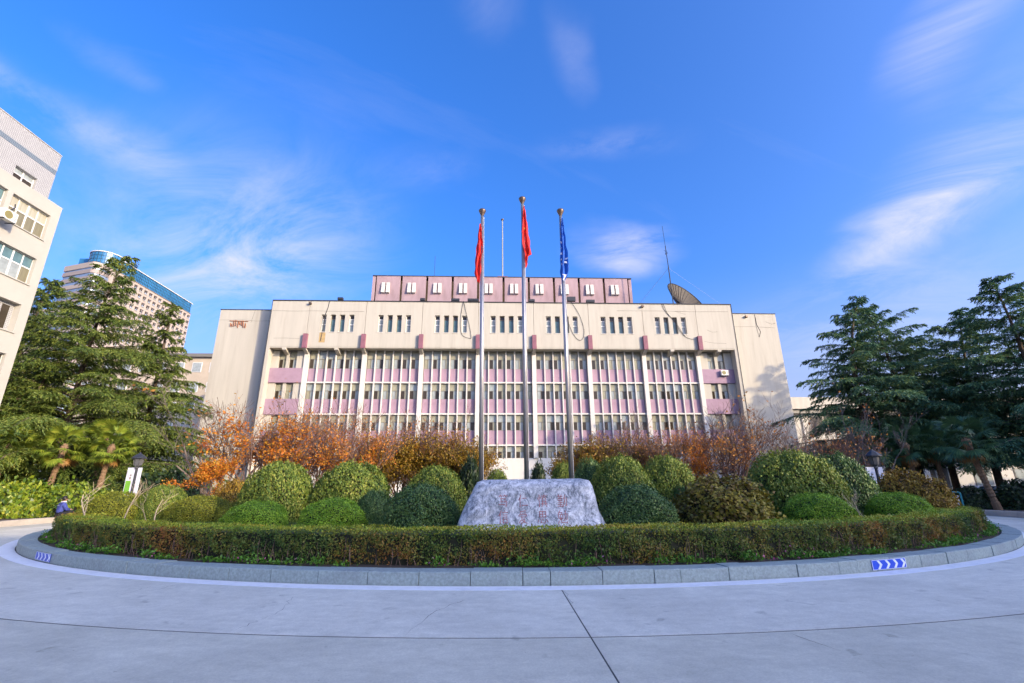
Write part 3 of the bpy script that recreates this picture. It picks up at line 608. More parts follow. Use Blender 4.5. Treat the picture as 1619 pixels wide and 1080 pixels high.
def build_left():
    o = Vector((-31.66, 29.0, 0)); r = empty('office_building', o, TH, 'white walled office building with tiled top floor at the left edge', 'building')
    wall = plain('smooth_white_render', (.41, .385, .33), .8, .05, .8, .1, 30, dirt=(.5, .46, .4, .25), dscale=.5)
    tiles = tile_mat('white_wall_tiles', (.44, .43, .41), (.17, .165, .165), .115); band = tile_mat('blue_grey_tiles', (.10, .14, .18), (.25, .27, .28), .115)
    tops = [19.66 - 3.28 * k for k in range(6)]; H = 1.86; Y0 = -24.0
    piers = [-.62 - 2.98 * k for k in range(8)]           # right edge of each window
    MB().box(-14, -.45, Y0, -.02, 0, 20.55).build('core', M['dark'], r)
    MB().box(-14, -.02, -.018, -.0, 0, 20.55).build('end_wall', wall, r)
    top = 20.6
    for k, z in enumerate(tops):
        MB().box(-.44, 0, Y0, -.02, z, top).build('wall_band', wall, r); top = z - H
        for j, y in enumerate(piers):
            if k == 2 and j == 0: continue
            y1 = (-.02 if j == 0 else piers[j - 1] - 2.66)
            MB().box(-.44, -.001, y, y1, z - H, z).build('pier', wall, r)
        MB().box(0.0, .07, Y0, -.6, z - H - .07, z - H - .004).build('sill', wall, r)
    MB().box(-.44, 0, Y0, -.02, 0, top).build('wall_band', wall, r)
    w = 2.66; f = MB()
    for k in range(5): c = w * k / 4; t = .045 if k in (0, 4) else (.05 if k == 2 else .028); f.box(-.06, 0, -c - t if k == 4 else -c - t * (k > 0), -c + t * (k < 4), 0, H)
    for z in (0, H * .56, H - .05): f.box(-.055, .004, -w + .05, -.05, z, z + (.075 if z else .05))
    fm = f.mesh('window', M['whiteframe'])
    cur = [plain('olive_curtain', (.19, .17, .10), .35, .35, 14, stretch=(1, 1, .05), spec=.6), plain('pale_curtain', (.40, .37, .27), .35, .3, 14, stretch=(1, 1, .05), spec=.6), M['g_teal'], M['g_blue'], M['g_dark']]
    pw = w / 4 - .07
    up = [MB().box(-.04, -.03, -pw, 0, H * .56 + .08, H - .055).mesh('pane', c) for c in cur]; lo = [MB().box(-.04, -.03, -pw, 0, .055, H * .56 - .002).mesh('pane', c) for c in cur]
    for k, z in enumerate(tops):
        for j, y in enumerate(piers):
            if k == 2 and j == 0: continue
            wo = put('window', fm, r, (-.20, y - .002, z - H))
            for q in range(4):
                cc = (1, 0) if k == 0 and j == 0 else ((2, 3) if k == 1 else random.choice(((0, 0), (2, 4), (3, 2), (1, 1), (4, 4))))
                if k == 1 and j == 0 and q == 0: cc = (2, 0)
                put('pane', up[cc[0]], wo, (0, -q * w / 4 - .045, 0)); put('pane', lo[cc[1]], wo, (0, -q * w / 4 - .045, 0))
    # the recessed corner on the third row
    z = tops[2]; MB().box(-.44, -.001, -.66, -.02, z - H, z).build('pier', wall, r)
    MB().box(-.43, -.40, -3.26, -.67, z - H, z).build('recess_wall', tiles, r); MB().box(-.395, -.38, -1.42, -.95, z - H + .1, z - .2).build('narrow_window', M['g_dark'], r)
    MB().box(-14, -.0, Y0, -.0, 20.601, 20.66).build('terrace', wall, r)
    # tiled top floor with one window cut in it
    a, b, z0, z1 = -2.62, -1.10, 21.42, 22.26; X = -1.2
    T = MB(); T.box(-13, X - .3, Y0, -.05, 20.665, 24.95)
    tf = MB().box(X - .29, X, Y0, a, 20.665, 23.36).build('tile_wall', tiles, r); MB().box(X - .29, X, b, -.02, 20.665, 23.36).build('tile_wall', tiles, r)
    MB().box(X - .29, X, a + .001, b - .001, 20.665, z0).build('tile_wall', tiles, r); MB().box(X - .29, X, a + .001, b - .001, z1, 23.36).build('tile_wall', tiles, r)
    MB().box(X - .29, X + .004, Y0, -.018, 23.361, 23.72).build('tile_band', band, r); MB().box(X - .29, X, Y0, -.02, 23.721, 25.0).build('tile_wall', tiles, r)
    T.build('upper_core', tiles, r); MB().box(-13.05, X + .03, Y0, 0, 25.001, 25.05).build('coping', wall, r)
    wf = MB(); hw = b - a
    wf.box(X - .24, X - .2, a, b, z0, z0 + .04); wf.box(X - .24, X - .2, a, b, z1 - .04, z1); wf.box(X - .24, X - .2, a, a + .04, z0 + .04, z1 - .04); wf.box(X - .24, X - .2, b - .04, b, z0 + .04, z1 - .04)
    wf.box(X - .235, X - .195, a + .04, b - .04, z0 + .40, z0 + .45); wf.box(X - .236, X - .19, (a + b) / 2 - .03, (a + b) / 2 + .03, z0 + .04, z1 - .04)
    wo = wf.build('window', M['whiteframe'], r)
    for (p, q) in ((a + .04, (a + b) / 2 - .03), ((a + b) / 2 + .03, b - .04)):
        MB().box(X - .25, X - .23, p, q, z0 + .04, z0 + .40).build('pane', M['g_dark'], wo); MB().box(X - .25, X - .23, p, q, z0 + .45, z1 - .04).build('pane', M['g_blue'], wo)
    mlL = lambda x, y, z: o + E1 * x + E2 * y + Vector((0, 0, z))
    build_ac(mlL(.42, -3.72, 17.45), TH + R(90), 'cream outdoor air conditioner hung below the top window of the white office')
    MB().tube([(.03, -3.0, 19.0), (.2, -3.1, 18.7), (.25, -3.45, 18.2), (.3, -3.6, 18.0)], .035, 5).build('drain_hose', M['black'], r)
build_left()

def build_hotel():
    r = empty('hotel_tower', (0, 0, 0), TH, 'tall beige tower with blue glass crown and curved end far behind the trees', 'building')
    stone = plain('tower_stone', (.40, .33, .27), .8, .06, .05, dirt=(.34, .28, .23, .4), dscale=.03); bandm = plain('tower_band_stone', (.33, .27, .235), .7, .08, .05)
    gl = plain('tower_glass', (.03, .15, .30), .12, .3, .12, spec=.9); gl2 = plain('tower_strip_glass', (.20, .25, .32), .15, .25, .1, spec=.9)
    mull = plain('tower_mullion', (.02, .06, .10), .5); light = plain('tower_light_trim', (.6, .58, .55), .6)
    XF = -165.0; ZB, ZC, ZR = 94.7, 95.0, 101.3
    # plan: straight long side, then a bay that curves round to the end facing the campus
    arc = [(XF - 3.2 + 3.2 * math.cos(t), 193.2 - 5.0 * math.sin(t)) for t in [R(q) for q in range(0, 95, 9)]]
    plan = arc + [(-184.0, 193.5), (-184.0, 251.0), (XF, 251.0)]
    def prism(pl, z0, z1): 
        n = len(pl); return MB().add([(x, y, z0) for x, y in pl] + [(x, y, z1) for x, y in pl], [tuple(range(n - 1, -1, -1)), tuple(range(n, 2 * n))] + [(i, (i + 1) % n, n + (i + 1) % n, n + i) for i in range(n)])
    ins = [(XF - .4 if abs(x - XF) < .01 else x + (.35 if x < -180 else -.2), y + (.3 if y < 200 else -.3)) for x, y in plan]
    prism(ins, 0, ZB - .1).build('glass_core', gl2, r)
    MB().box(XF - .39, XF, 194.6, 251, 0, ZB).build('long_wall', stone, r)
    sidepl = arc + [(-184.0, 193.5), (-184.0, 194.2), (-169, 190.5), (XF - .38, 194.59)]
    k = 0; z = ZB
    while z > 40:
        prism(sidepl, z - (2.4 if k == 0 else 1.75), z).build('stone_band', bandm if k % 3 else stone, r); z -= 3.25; k += 1
    MB().box(-184, XF - .5, 250.6, 251.02, 40, ZB - .2).build('end_wall', stone, r)
    win = MB().box(0, .12, -.78, .78, -.85, .62); wm = win.mesh('window', M['g_dark'])
    lin = MB().box(0, .55, -.95, .95, .66, .86).mesh('lintel', bandm); sl = MB().box(0, .4, -.9, .9, -1.0, -.86).mesh('sill', light); cr = MB().box(.121, .14, -.05, .05, -.85, .62).mesh('frame', light); wl = MB().box(.122, .16, -.70, .70, -.8, -.35).mesh('blind', gl2)
    for i in range(16):
        for j in range(12):
            w = put('window', wm, r, (XF, 199.4 + 3.33 * i, 92.5 - 3.2 * j)); put('lintel', lin, w); put('sill', sl, w); put('frame', cr, w)
            if (i * 7 + j * 3) % 5 < 3: put('blind', wl, w)
    # glass crown: long band and drum at the near corner
    MB().box(-182, XF - .35, 197, 250.7, ZB + .05, ZR - .9).build('crown_glass', gl, r)
    c = (-170.6, 197.4); MB().lathe([(5.75, ZB + .05), (5.75, ZR)], 40, 0, (c[0], c[1], 0)).build('drum_glass', gl, r, smooth=False)
    g = MB()
    for i in range(0, 46): y = 200.2 + 1.1 * i; g.box(XF - .34, XF - .22, y - (.16 if i % 5 == 0 else .05), y + (.16 if i % 5 == 0 else .05), ZB + .06, ZR - .9)
    for z in (96.2, 97.6, 99.0): g.box(XF - .345, XF - .25, 200, 250.6, z - .07, z + .07)
    o = g.build('mullion_grid', mull, r); o['kind'] = 'stuff'
    g = MB()
    for i in range(26): t = 2 * math.pi * i / 26; M4 = Matrix.Translation((c[0] + 5.8 * math.cos(t), c[1] + 5.8 * math.sin(t), 0)) @ Matrix.Rotation(t, 4, 'Z'); g.box(-.06, .06, -.07, .07, ZB + .06, ZR, 0, M4)
    for z in (96.4, 98.0, 99.6): g.lathe([(5.74, z - .07), (5.84, z - .07), (5.84, z + .07), (5.74, z + .07)], 40, 0, (c[0], c[1], 0))
    o = g.build('drum_mullion_grid', mull, r); o['kind'] = 'stuff'
    MB().lathe([(6.1, ZR), (6.1, ZR + .35)], 40, 0, (c[0], c[1], 0)).build('drum_roof', light, r); MB().box(-182.5, XF + .1, 200, 251.2, ZR - .89, ZR - .55).build('roof_edging', light, r)
    MB().box(XF - .38, XF + .35, 194.6, 251.1, ZB - .05, ZB + .045).build('cornice', bandm, r)
    MB().box(-196, -184.02, 196, 236, 0, 76).build('annex', bandm, r)
    for k in range(5): MB().box(-196.1, -184.05, 195.8, 195.99, 73.0 - 3.2 * k, 74.4 - 3.2 * k).build('annex_window_strip', gl2, r)
    MB().tube([(-171, 199, ZR + .3), (-171, 199, ZR + 4)], .1, 4).build('roof_rod', mull, r)
build_hotel()

def build_far():
    # beige block glimpsed between the left cedars and the wing
    p = at(345, 560, 78); r = empty('beige_block', (p.x, 78, 0), TH, 'beige flat roofed block glimpsed behind the left cedars beside the wing', 'building')
    wl = plain('beige_block_wall', (.46, .38, .28), .85, .1, .5, dirt=(.3, .25, .2, .4)); H = p.z
    MB().box(-22, 6, 0, 12, 0, H - .6).build('wall', wl, r); MB().box(-22.5, 6.5, -.5, 12, H - .595, H).build('roof_slab', M['frame'], r)
    wm = MB().box(-.8, .8, -.06, -.004, 0, 1.7).mesh('window', M['whiteframe']); pm = MB().box(-.7, .7, -.08, -.065, .08, 1.62).mesh('pane', M['g_blue'])
    for i in range(9):
        for j in range(5): w = put('window', wm, r, (-20.5 + 2.9 * i, 0, H - 3.2 - 3.4 * j)); put('pane', pm, w)
    # low block on the right, behind the cedars
    p = at(1246, 628, 72); r = empty('low_block', (p.x - 3, 72, 0), TH, 'low cream block with overhanging roof edge behind the right cedars', 'building')
    H = p.z; MB().box(0, 48, .9, 14, 0, H - 1.9).build('wall', M['render'], r); MB().box(-.5, 48.5, -.2, 14.5, H - 1.8, H).build('roof_fascia', M['render'], r); MB().box(-.2, 48, .2, 14, H - 2.4, H - 1.81).build('dark_band', M['frame'], r)  # includes a dark grey band under the fascia
    MB().tube([(5.2, .8, 0), (5.2, .8, H - 2.4)], .12, 6).build('downpipe', M['whiteframe'], r)
    wm = MB().box(-.9, .9, .8, .898, 0, 1.8).mesh('window', M['frame']); pm = MB().box(-.8, .8, .77, .798, .1, 1.7).mesh('pane', M['g_dark'])
    for i in range(13):
        for j in range(3): w = put('window', wm, r, (7.5 + 3.1 * i, 0, H - 4.6 - 3.5 * j)); put('pane', pm, w)
    # white single storey wall seen between the right trunks
    r = empty('white_annex', (37, 52, 0), TH, 'white single storey annex seen between the trunks on the right', 'building')
    MB().box(0, 40, 0, 6, 0, 4.6).build('wall', M['white'], r); MB().box(-.3, 40.3, -.4, 6.3, 4.605, 4.95).build('roof_slab', M['render'], r)
    for i in range(8): w = MB().box(3 + 4.6 * i, 5 + 4.6 * i, -.05, -.004, 1.1, 3.2).build('window', M['frame'], r); MB().box(3.1 + 4.6 * i, 4.9 + 4.6 * i, -.07, -.055, 1.2, 3.1).build('pane', M['g_blue'], w)
    # the blocks behind the photographer, whose shade lies on the forecourt
    for (x, y, rz, w_, d, H, lab) in ((61, -45, 0, 54, 14, 33.7, 'long brick block behind the viewer shading the forecourt'), (50, 34, R(-90), 44, 14, 15.5, 'brick block out of frame to the right, shading the cedars')):
        r = empty('brick_block', (x, y, 0), rz, lab, 'building'); br = plain('brick_block_wall', (.42, .30, .23), .9, .15, 1.5, .2, 20)
        MB().box(0, w_, (-d if rz == 0 else 0), (0 if rz == 0 else d), 0, H - .4).build('wall', br, r); MB().box(-.2, w_ + .2, (-d - .2 if rz == 0 else -.2), (.2 if rz == 0 else d + .2), H - .395, H).build('roof_slab', M['render'], r)
        sg = 1 if rz == 0 else -1
        wm = MB().box(-.9, .9, min(.004 * sg, .08 * sg), max(.004 * sg, .08 * sg), 0, 1.7).mesh('window', M['whiteframe']); pm = MB().box(-.8, .8, min(.082 * sg, .09 * sg), max(.082 * sg, .09 * sg), .1, 1.6).mesh('pane', M['g_blue'])
        for i in range(int(w_ / 4)):
            for j in range(int(H / 3.6)): q = put('window', wm, r, (2.4 + 4 * i, 0, 1.1 + 3.5 * j)); put('pane', pm, q)
build_far()


# ------------------------------------------------------------------ inscribed stone
from mathutils import noise as mnoise
from mathutils.bvhtree import BVHTree
def rock_mat():
    m, nt, N, L, B = new_mat('veined_grey_stone')
    tc = N.new('ShaderNodeTexCoord'); mp = N.new('ShaderNodeMapping'); mp.inputs['Rotation'].default_value = (0, R(28), 0); mp.inputs['Scale'].default_value = (1.0, 1, .6); L.new(tc.outputs['Object'], mp.inputs[0])
    a = N.new('ShaderNodeTexNoise'); a.inputs['Scale'].default_value = 3.2; a.inputs['Detail'].default_value = 12; a.inputs['Roughness'].default_value = .74; a.inputs['Distortion'].default_value = 2.2; L.new(mp.outputs[0], a.inputs['Vector'])
    b = N.new('ShaderNodeTexNoise'); b.inputs['Scale'].default_value = 26; b.inputs['Detail'].default_value = 8; b.inputs['Roughness'].default_value = .75; b.inputs['Distortion'].default_value = .8; L.new(mp.outputs[0], b.inputs['Vector'])
    mx = N.new('ShaderNodeMix'); mx.data_type = 'FLOAT'; mx.inputs['Factor'].default_value = .42; L.new(a.outputs[0], mx.inputs['A']); L.new(b.outputs[0], mx.inputs['B'])
    cr = N.new('ShaderNodeValToRGB'); e = cr.color_ramp.elements; e[0].position = .42; e[0].color = (.10, .11, .125, 1); e[1].position = .565; e[1].color = (.66, .65, .64, 1)
    q = e.new(.465); q.color = (.27, .28, .29, 1); q = e.new(.51); q.color = (.42, .42, .43, 1)
    L.new(mx.outputs['Result'], cr.inputs[0]); L.new(cr.outputs[0], B.inputs['Base Color']); B.inputs['Roughness'].default_value = .55
    bp = N.new('ShaderNodeBump'); bp.inputs['Strength'].default_value = .5; bp.inputs['Distance'].default_value = .03; L.new(mx.outputs['Result'], bp.inputs['Height']); L.new(bp.outputs[0], B.inputs['Normal'])
    return m
GLYPH = [
 [[(.22, 1), (.05, .82)], [(.15, .9), (.42, .9)], [(.28, .9), (.33, .78)], [(.62, 1), (.5, .82)], [(.58, .9), (.92, .9)], [(.72, .9), (.78, .78)], [(.2, .68), (.72, .68), (.66, .42)], [(.3, .68), (.24, .42), (.85, .42), (.8, .05), (.65, .1)], [(.05, .2), (.68, .2)]],
 [[(.3, 1), (.2, .74), (.05, .55)], [(.2, .75), (.2, 0)], [(.45, .7), (.85, .72)], [(.38, .12), (.98, .15)]],
 [[(.18, 1), (.18, 0)], [(.05, .75), (.08, .55)], [(.28, .8), (.32, .65)], [(.4, .88), (.95, .9)], [(.67, 1), (.67, .78)], [(.5, .75), (.5, .25)], [(.5, .75), (.84, .75), (.84, .25)], [(.5, .58), (.84, .58)], [(.5, .42), (.84, .42)], [(.36, .25), (.98, .25)], [(.55, .2), (.4, .02)], [(.78, .2), (.94, .02)]],
 [[(.02, .88), (.55, .88)], [(.17, 1), (.17, .78)], [(.4, 1), (.4, .78)], [(.1, .7), (.48, .7), (.48, .52), (.1, .52), (.1, .7)], [(.28, .78), (.28, .02)], [(.06, .36), (.5, .36)], [(.06, .2), (.5, .2)], [(0, .03), (.56, .07)], [(.58, .72), (.95, .74), (.9, .1), (.78, .14)], [(.76, .98), (.72, .45), (.56, .03)]],
 [[(.3, 1), (.05, .58)], [(.2, .78), (.2, 0)], [(.62, 1), (.7, .92)], [(.4, .84), (.98, .86)], [(.48, .66), (.9, .67)], [(.48, .5), (.9, .51)], [(.5, .34), (.5, .02)], [(.5, .34), (.88, .35), (.88, .02)], [(.5, .05), (.88, .05)]],
 [[(.75, 1), (.2, .9)], [(.25, .82), (.3, .72)], [(.48, .84), (.5, .74)], [(.75, .86), (.68, .74)], [(.1, .55), (.12, .68), (.9, .68), (.84, .55)], [(.25, .52), (.75, .52)], [(.42, .52), (.3, .25), (.1, .05)], [(.38, .35), (.7, .36), (.58, .15), (.3, 0)], [(.42, .28), (.62, .12), (.92, .02)]],
 [[(.2, .95), (.2, .5)], [(.2, .95), (.8, .96), (.8, .5)], [(.2, .73), (.8, .73)], [(.5, .95), (.5, .52)], [(.2, .52), (.8, .52)], [(.1, .3), (.03, .1)], [(.3, .4), (.33, .08), (.7, .05), (.75, .2)], [(.5, .38), (.58, .25)], [(.85, .35), (.97, .15)]],
 [[(.25, 1), (.05, .75)], [(.15, .85), (.45, .86), (.38, .72)], [(.08, .7), (.08, .42), (.5, .42), (.5, .7), (.08, .7)], [(.28, .7), (.25, .35), (.02, .02)], [(.36, .4), (.36, .1), (.95, .06), (.95, .2)], [(.6, .75), (.95, .76), (.9, .3), (.82, .33)], [(.78, 1), (.74, .5), (.58, .22)]]]
def build_rock():
    YR = 12.0; r = empty('inscribed_stone', (0, YR, 0), 0, 'big veined grey stone with red carved characters in front of the flagpoles', 'stone')
    L_ = [(716, 852), (723, 835), (731, 812), (740, 791), (749, 772), (754, 763.5), (762, 759.5), (772, 758.4)]; R_ = [(966, 850), (957, 832), (952, 822), (945, 806), (941, 786), (936, 768), (930, 760), (920, 757.6)]
    lp = [at(a, b, YR) for a, b in L_]; rp = [at(a, b, YR) for a, b in R_]
    lz = [p.z for p in lp]; lx = [p.x for p in lp]; rz = [p.z for p in rp]; rx = [p.x for p in rp]; zt = max(lz[-1], rz[-1]); zb = .45
    nz, na = 46, 120; vs = []
    for i in range(nz + 1):
        f = i / nz; z = zb + (zt - zb) * (1 - (1 - f) ** 1.6); z = min(z, zt)
        a = float(np.interp(z, lz, lx)); b = float(np.interp(z, rz, rx)); cx = (a + b) / 2; hw = (b - a) / 2
        dep = .62 * (1 - .35 * (z - zb) / (zt - zb)); dep *= math.sqrt(max(0.02, 1 - max(0, (z - (zt - .2)) / .2) ** 2 * .75))
        for j in range(na):
            t = 2 * math.pi * j / na; c, s = math.cos(t), math.sin(t); e = .38
            x = cx + hw * math.copysign(abs(c) ** e, c); y = dep * math.copysign(abs(s) ** .55, s) + (z - zb) * .12
            p = Vector((x, y, z)); q = p * 1.1 + Vector((3.1, 0, 7.7)); d = mnoise.fractal(q, .9, 2.1, 4) * .10 + mnoise.ridged_multi_fractal(p * 1.7, 1, 2, 4, 1, 2) * .018 + mnoise.fractal(p * 6, .8, 2, 3) * .018
            k = min(1, 1.5 * abs(s)); vs.append((x + c * .25 * d, y + math.copysign(d, s) * k, z + (.3 * d if i > nz * .8 else 0)))
    top = len(vs); zc = sum(v[2] for v in vs[-na:]) / na; xc = sum(v[0] for v in vs[-na:]) / na; yc = sum(v[1] for v in vs[-na:]) / na
    fs = [(i * na + j, i * na + (j + 1) % na, (i + 1) * na + (j + 1) % na, (i + 1) * na + j) for i in range(nz) for j in range(na)]
    vs.append((xc, yc, zc + .005)); fs += [(nz * na + j, nz * na + (j + 1) % na, top) for j in range(na)]
    MB().add(vs, fs).build('boulder', rock_mat(), r, smooth=True)
    bv = BVHTree.FromPolygons([Vector(v) for v in vs], fs); red = plain('red_inscription_paint', (.40, .12, .11), .6, .3, 30)
    for k in range(8):
        px = (795.7, 827, 858, 889.5)[k % 4]; py = (792, 817.5)[k // 4]; c = at(px, py, YR - .5); S = .27; wd = .23; mb = MB()
        for st in GLYPH[k]:
            pts = []
            for (a, b) in zip(st, st[1:]):
                for t in (0, .34, .67): pts.append((a[0] + (b[0] - a[0]) * t, a[1] + (b[1] - a[1]) * t))
            pts.append(st[-1]); P3 = []
            for (u, v) in pts:
                X = c.x + (u - .5) * wd; Z = c.z + (v - .5) * S; h = bv.ray_cast(Vector((X, -5, Z)), Vector((0, 1, 0)))[0]
                P3.append(Vector((X, (h.y if h else -.5) - .002, Z)))
            mb.tube(P3, [.0068 + .004 * (i % 3 == 0) for i in range(len(P3))], 4)
        mb.build('character', red, r)
build_rock()


# ------------------------------------------------------------------ flagpoles and flags
def flag_mat(name, c):
    m, nt, N, L, B = new_mat(name); B.inputs['Base Color'].default_value = (*c, 1); B.inputs['Roughness'].default_value = .7
    tr = N.new('ShaderNodeBsdfTranslucent'); tr.inputs[0].default_value = (*c, 1); ms = N.new('ShaderNodeMixShader'); ms.inputs[0].default_value = .3
    L.new(B.outputs[0], ms.inputs[1]); L.new(tr.outputs[0], ms.inputs[2]); L.new(ms.outputs[0], N['Material Output'].inputs[0]); return m
def build_poles():
    YP = 14.4; g = 'flagpoles behind the inscribed stone'
    spec = [((762.5, 341), (760.7, 762), 'left steel flagpole with a red flag hanging to its left'), ((825.8, 322), (832.8, 759), 'tallest middle steel flagpole behind the inscribed stone'), ((886.2, 341), (903.3, 757), 'right steel flagpole carrying the limp blue flag')]
    tops = []
    for (t, b, lab) in spec:
        T = at(*t, YP); B_ = at(*b, YP); k = (BED + .1 - B_.z) / (T.z - B_.z); G = B_ + (T - B_) * k
        r = empty('flagpole', G, 0, lab, 'flagpole', g); d = T - G
        MB().tube([(0, 0, 0), d * .5, d], [.074, .066, .052], 16).build('pole', M['steel'], r, smooth=True)
        MB().lathe([(.052, -.02), (.055, .02), (.075, .06), (.125, .17), (.128, .20), (.10, .235), (.03, .25)], 16).build('finial', M['bronze'], r, d, smooth=True)
        MB().lathe([(.14, 0), (.14, .03), (.09, .05)], 14).build('base_plate', M['steel'], r)
        u = d / d.length; MB().tube([u * 1.0 + Vector((.07, -.06, 0)), d + Vector((.06, -.05, -.1))], .006, 4).build('halyard', M['whiteframe'], r)
        tops.append((G, T, d))
    S = YP * .955 / 782 * 1.0  # metres per pixel is worked out per row below
    def flag(name, label, pole, rows, mat, seed, marks=None):
        G, T, d = tops[pole]; rs = random.Random(seed)
        vs = []; n = 18; ys = [q[0] for q in rows]; K = 34; grid = []
        ph = rs.uniform(0, 6)
        for i in range(K + 1):
            py = ys[0] + (ys[-1] - ys[0]) * i / K; l = np.interp(py, ys, [q[1] for q in rows]); rr = np.interp(py, ys, [q[2] for q in rows])
            A = at(l, py, YP - .10); B_ = at(rr, py, YP - .10); w = (B_ - A).length; row = []
            for j in range(n + 1):
                f = j / n; fold = math.sin(f * 9.5 + ph + .9 * math.sin(i * .22 + ph)) * .55 + math.sin(f * 4 + i * .3) * .25
                p = A.lerp(B_, f); p = p + Vector((.012 * math.sin(i * .8 + j), fold * min(.085, w * .42), .01 * math.sin(j * 1.3 + i * .4)))
                if i == K: p.z += .05 * math.sin(j * 2.1)
                row.append(p)
            grid.append(row)
        o = Vector((T.x, T.y, 0)); 
        for row in grid: vs += [p - o for p in row]
        fs = [(i * (n + 1) + j, i * (n + 1) + j + 1, (i + 1) * (n + 1) + j + 1, (i + 1) * (n + 1) + j) for i in range(K) for j in range(n)]
        r = empty(name, o, 0, label, 'flag', 'limp flags on the flagpoles')
        MB().add(vs, fs).build('cloth', mat, r, smooth=True)
        for (i0, i1, j0, j1, mm) in marks or ():
            q = [grid[i][j] - o + Vector((0, -.012, 0)) for i, j in ((i0, j0), (i0, j1), (i1, j1), (i1, j0))]
            MB().add(q, [(0, 3, 2, 1)]).build('printed_mark', mm, r)
        return r
    red = flag_mat('red_flag_cloth', (.70, .018, .012)); blue = flag_mat('blue_flag_cloth', (.012, .11, .52)); wh = flag_mat('flag_white_print', (.75, .78, .85)); yl = flag_mat('flag_yellow_star', (.8, .45, .05))
    flag('red_flag', 'red flag hanging limp on the left of the left flagpole', 0, [(354, 758.3, 760.5), (370, 756, 762), (398, 752.5, 764), (403, 752, 761), (430, 750, 760.5), (440, 753, 759.5), (446, 754, 758)], red, 3)
    flag('red_flag', 'red flag with a small star hanging right of the tallest flagpole', 1, [(326, 827.5, 829), (350, 825.5, 833), (380, 825.5, 837.5), (404, 829.5, 840), (405, 829.5, 835), (418, 830.5, 834), (422, 830.5, 832)], red, 5, [(12, 13, 6, 9, yl)])
    ln = [(10 + 3 * k, 11 + 3 * k, 1, 3 + (k % 2), wh) for k in range(6)]
    flag('blue_flag', 'blue flag with white lettering hanging along the right flagpole', 2, [(344, 887.5, 889.5), (375, 886, 893.5), (402, 886, 897.5), (406, 886, 898), (430, 886, 899.5), (437, 887, 897), (443, 888, 893)], blue, 8, ln + [(31, 34, 4, 14, wh), (24, 25, 8, 15, wh), (22, 23, 10, 17, wh)])
build_poles()


# ------------------------------------------------------------------ foliage generators
def unit(v): return v / np.maximum(np.linalg.norm(v, axis=-1, keepdims=True), 1e-9)
def leaves(P, D, Nr, Ln, Wd, fold=.0):
    """one pointed leaf per row: base P, along D, flat across Nr"""
    S = unit(np.cross(D, Nr)); D = unit(D); Ln = np.asarray(Ln)[:, None]; Wd = np.asarray(Wd)[:, None]
    up = unit(np.cross(S, D)) * Wd * fold
    return np.stack([P, P + D * Ln * .45 + S * Wd * .5 + up, P + D * Ln, P + D * Ln * .45 - S * Wd * .5 + up], 1)
def rnd(n, k=3): return rng.normal(size=(n, k))

LM = {}
LM['olive'] = leaf_mat('clipped_olive_leaf', [(.045, .085, .012), (.10, .165, .020), (.19, .245, .030), (.31, .305, .055)], 1.6, .25, .15)
LM['teal'] = leaf_mat('clipped_dark_leaf', [(.022, .055, .016), (.05, .11, .030), (.10, .175, .042), (.18, .25, .055)], 1.8, .3, .12, .45)
LM['green'] = leaf_mat('clipped_green_leaf', [(.06, .15, .010), (.15, .30, .016), (.25, .40, .022), (.34, .47, .04)], 2.0, .3, .18)
LM['yellow'] = leaf_mat('clipped_yellow_leaf', [(.07, .10, .010), (.15, .18, .015), (.24, .25, .02), (.32, .30, .03)], 2.0, .3, .2)
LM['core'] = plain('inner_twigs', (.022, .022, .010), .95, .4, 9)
LM['brown'] = leaf_mat('brownish_leaf', [(.08, .045, .014), (.16, .10, .018), (.21, .17, .022), (.34, .27, .03), (.10, .12, .025)], 1.2, .45, .2)
LM['brown2'] = leaf_mat('golden_brown_leaf', [(.10, .05, .014), (.24, .13, .018), (.38, .24, .022), (.26, .22, .04)], 1.2, .4, .2)
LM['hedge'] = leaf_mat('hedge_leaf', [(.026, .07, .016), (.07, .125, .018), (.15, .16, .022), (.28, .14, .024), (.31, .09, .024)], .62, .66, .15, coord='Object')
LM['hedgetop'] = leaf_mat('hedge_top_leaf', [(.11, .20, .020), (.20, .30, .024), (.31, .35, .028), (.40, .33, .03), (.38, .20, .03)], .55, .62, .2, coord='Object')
LM['flower'] = leaf_mat('low_bright_leaf', [(.04, .12, .012), (.09, .22, .02), (.16, .32, .03)], 2, .3, .25)
LM['petal'] = leaf_mat('pink_petal', [(.45, .09, .22), (.55, .2, .35)], 2, .2, .2)
LM['grass'] = leaf_mat('grass_blade', [(.05, .10, .012), (.10, .16, .018), (.17, .20, .03)], 1, .4, .25)
LM['orange'] = leaf_mat('orange_autumn_leaf', [(.40, .085, .018), (.56, .17, .018), (.62, .26, .025), (.60, .35, .04)], .7, .45, .35)
LM['red'] = leaf_mat('russet_autumn_leaf', [(.30, .10, .04), (.40, .17, .04), (.46, .25, .06)], .9, .4, .3)
LM['gold'] = leaf_mat('olive_gold_leaf', [(.10, .075, .012), (.22, .15, .015), (.34, .20, .02), (.34, .12, .02)], .8, .5, .3)
LM['fatsia'] = leaf_mat('broad_yellow_green_leaf', [(.03, .07, .010), (.10, .17, .014), (.22, .28, .02), (.38, .38, .05)], 1.1, .35, .25, .4)
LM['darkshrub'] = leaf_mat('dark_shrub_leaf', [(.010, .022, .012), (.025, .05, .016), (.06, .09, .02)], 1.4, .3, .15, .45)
LM['needle'] = leaf_mat('cedar_needle', [(.028, .06, .014), (.075, .125, .022), (.155, .20, .034), (.27, .29, .055)], .45, .35, .2)
LM['needle_teal_lit'] = leaf_mat('teal_lit_cedar_needle', [(.022, .070, .036), (.060, .145, .075), (.125, .22, .085), (.26, .30, .07)], .45, .4, .2)  # teal needles, with olive mixed into the colour for sunlit sprays
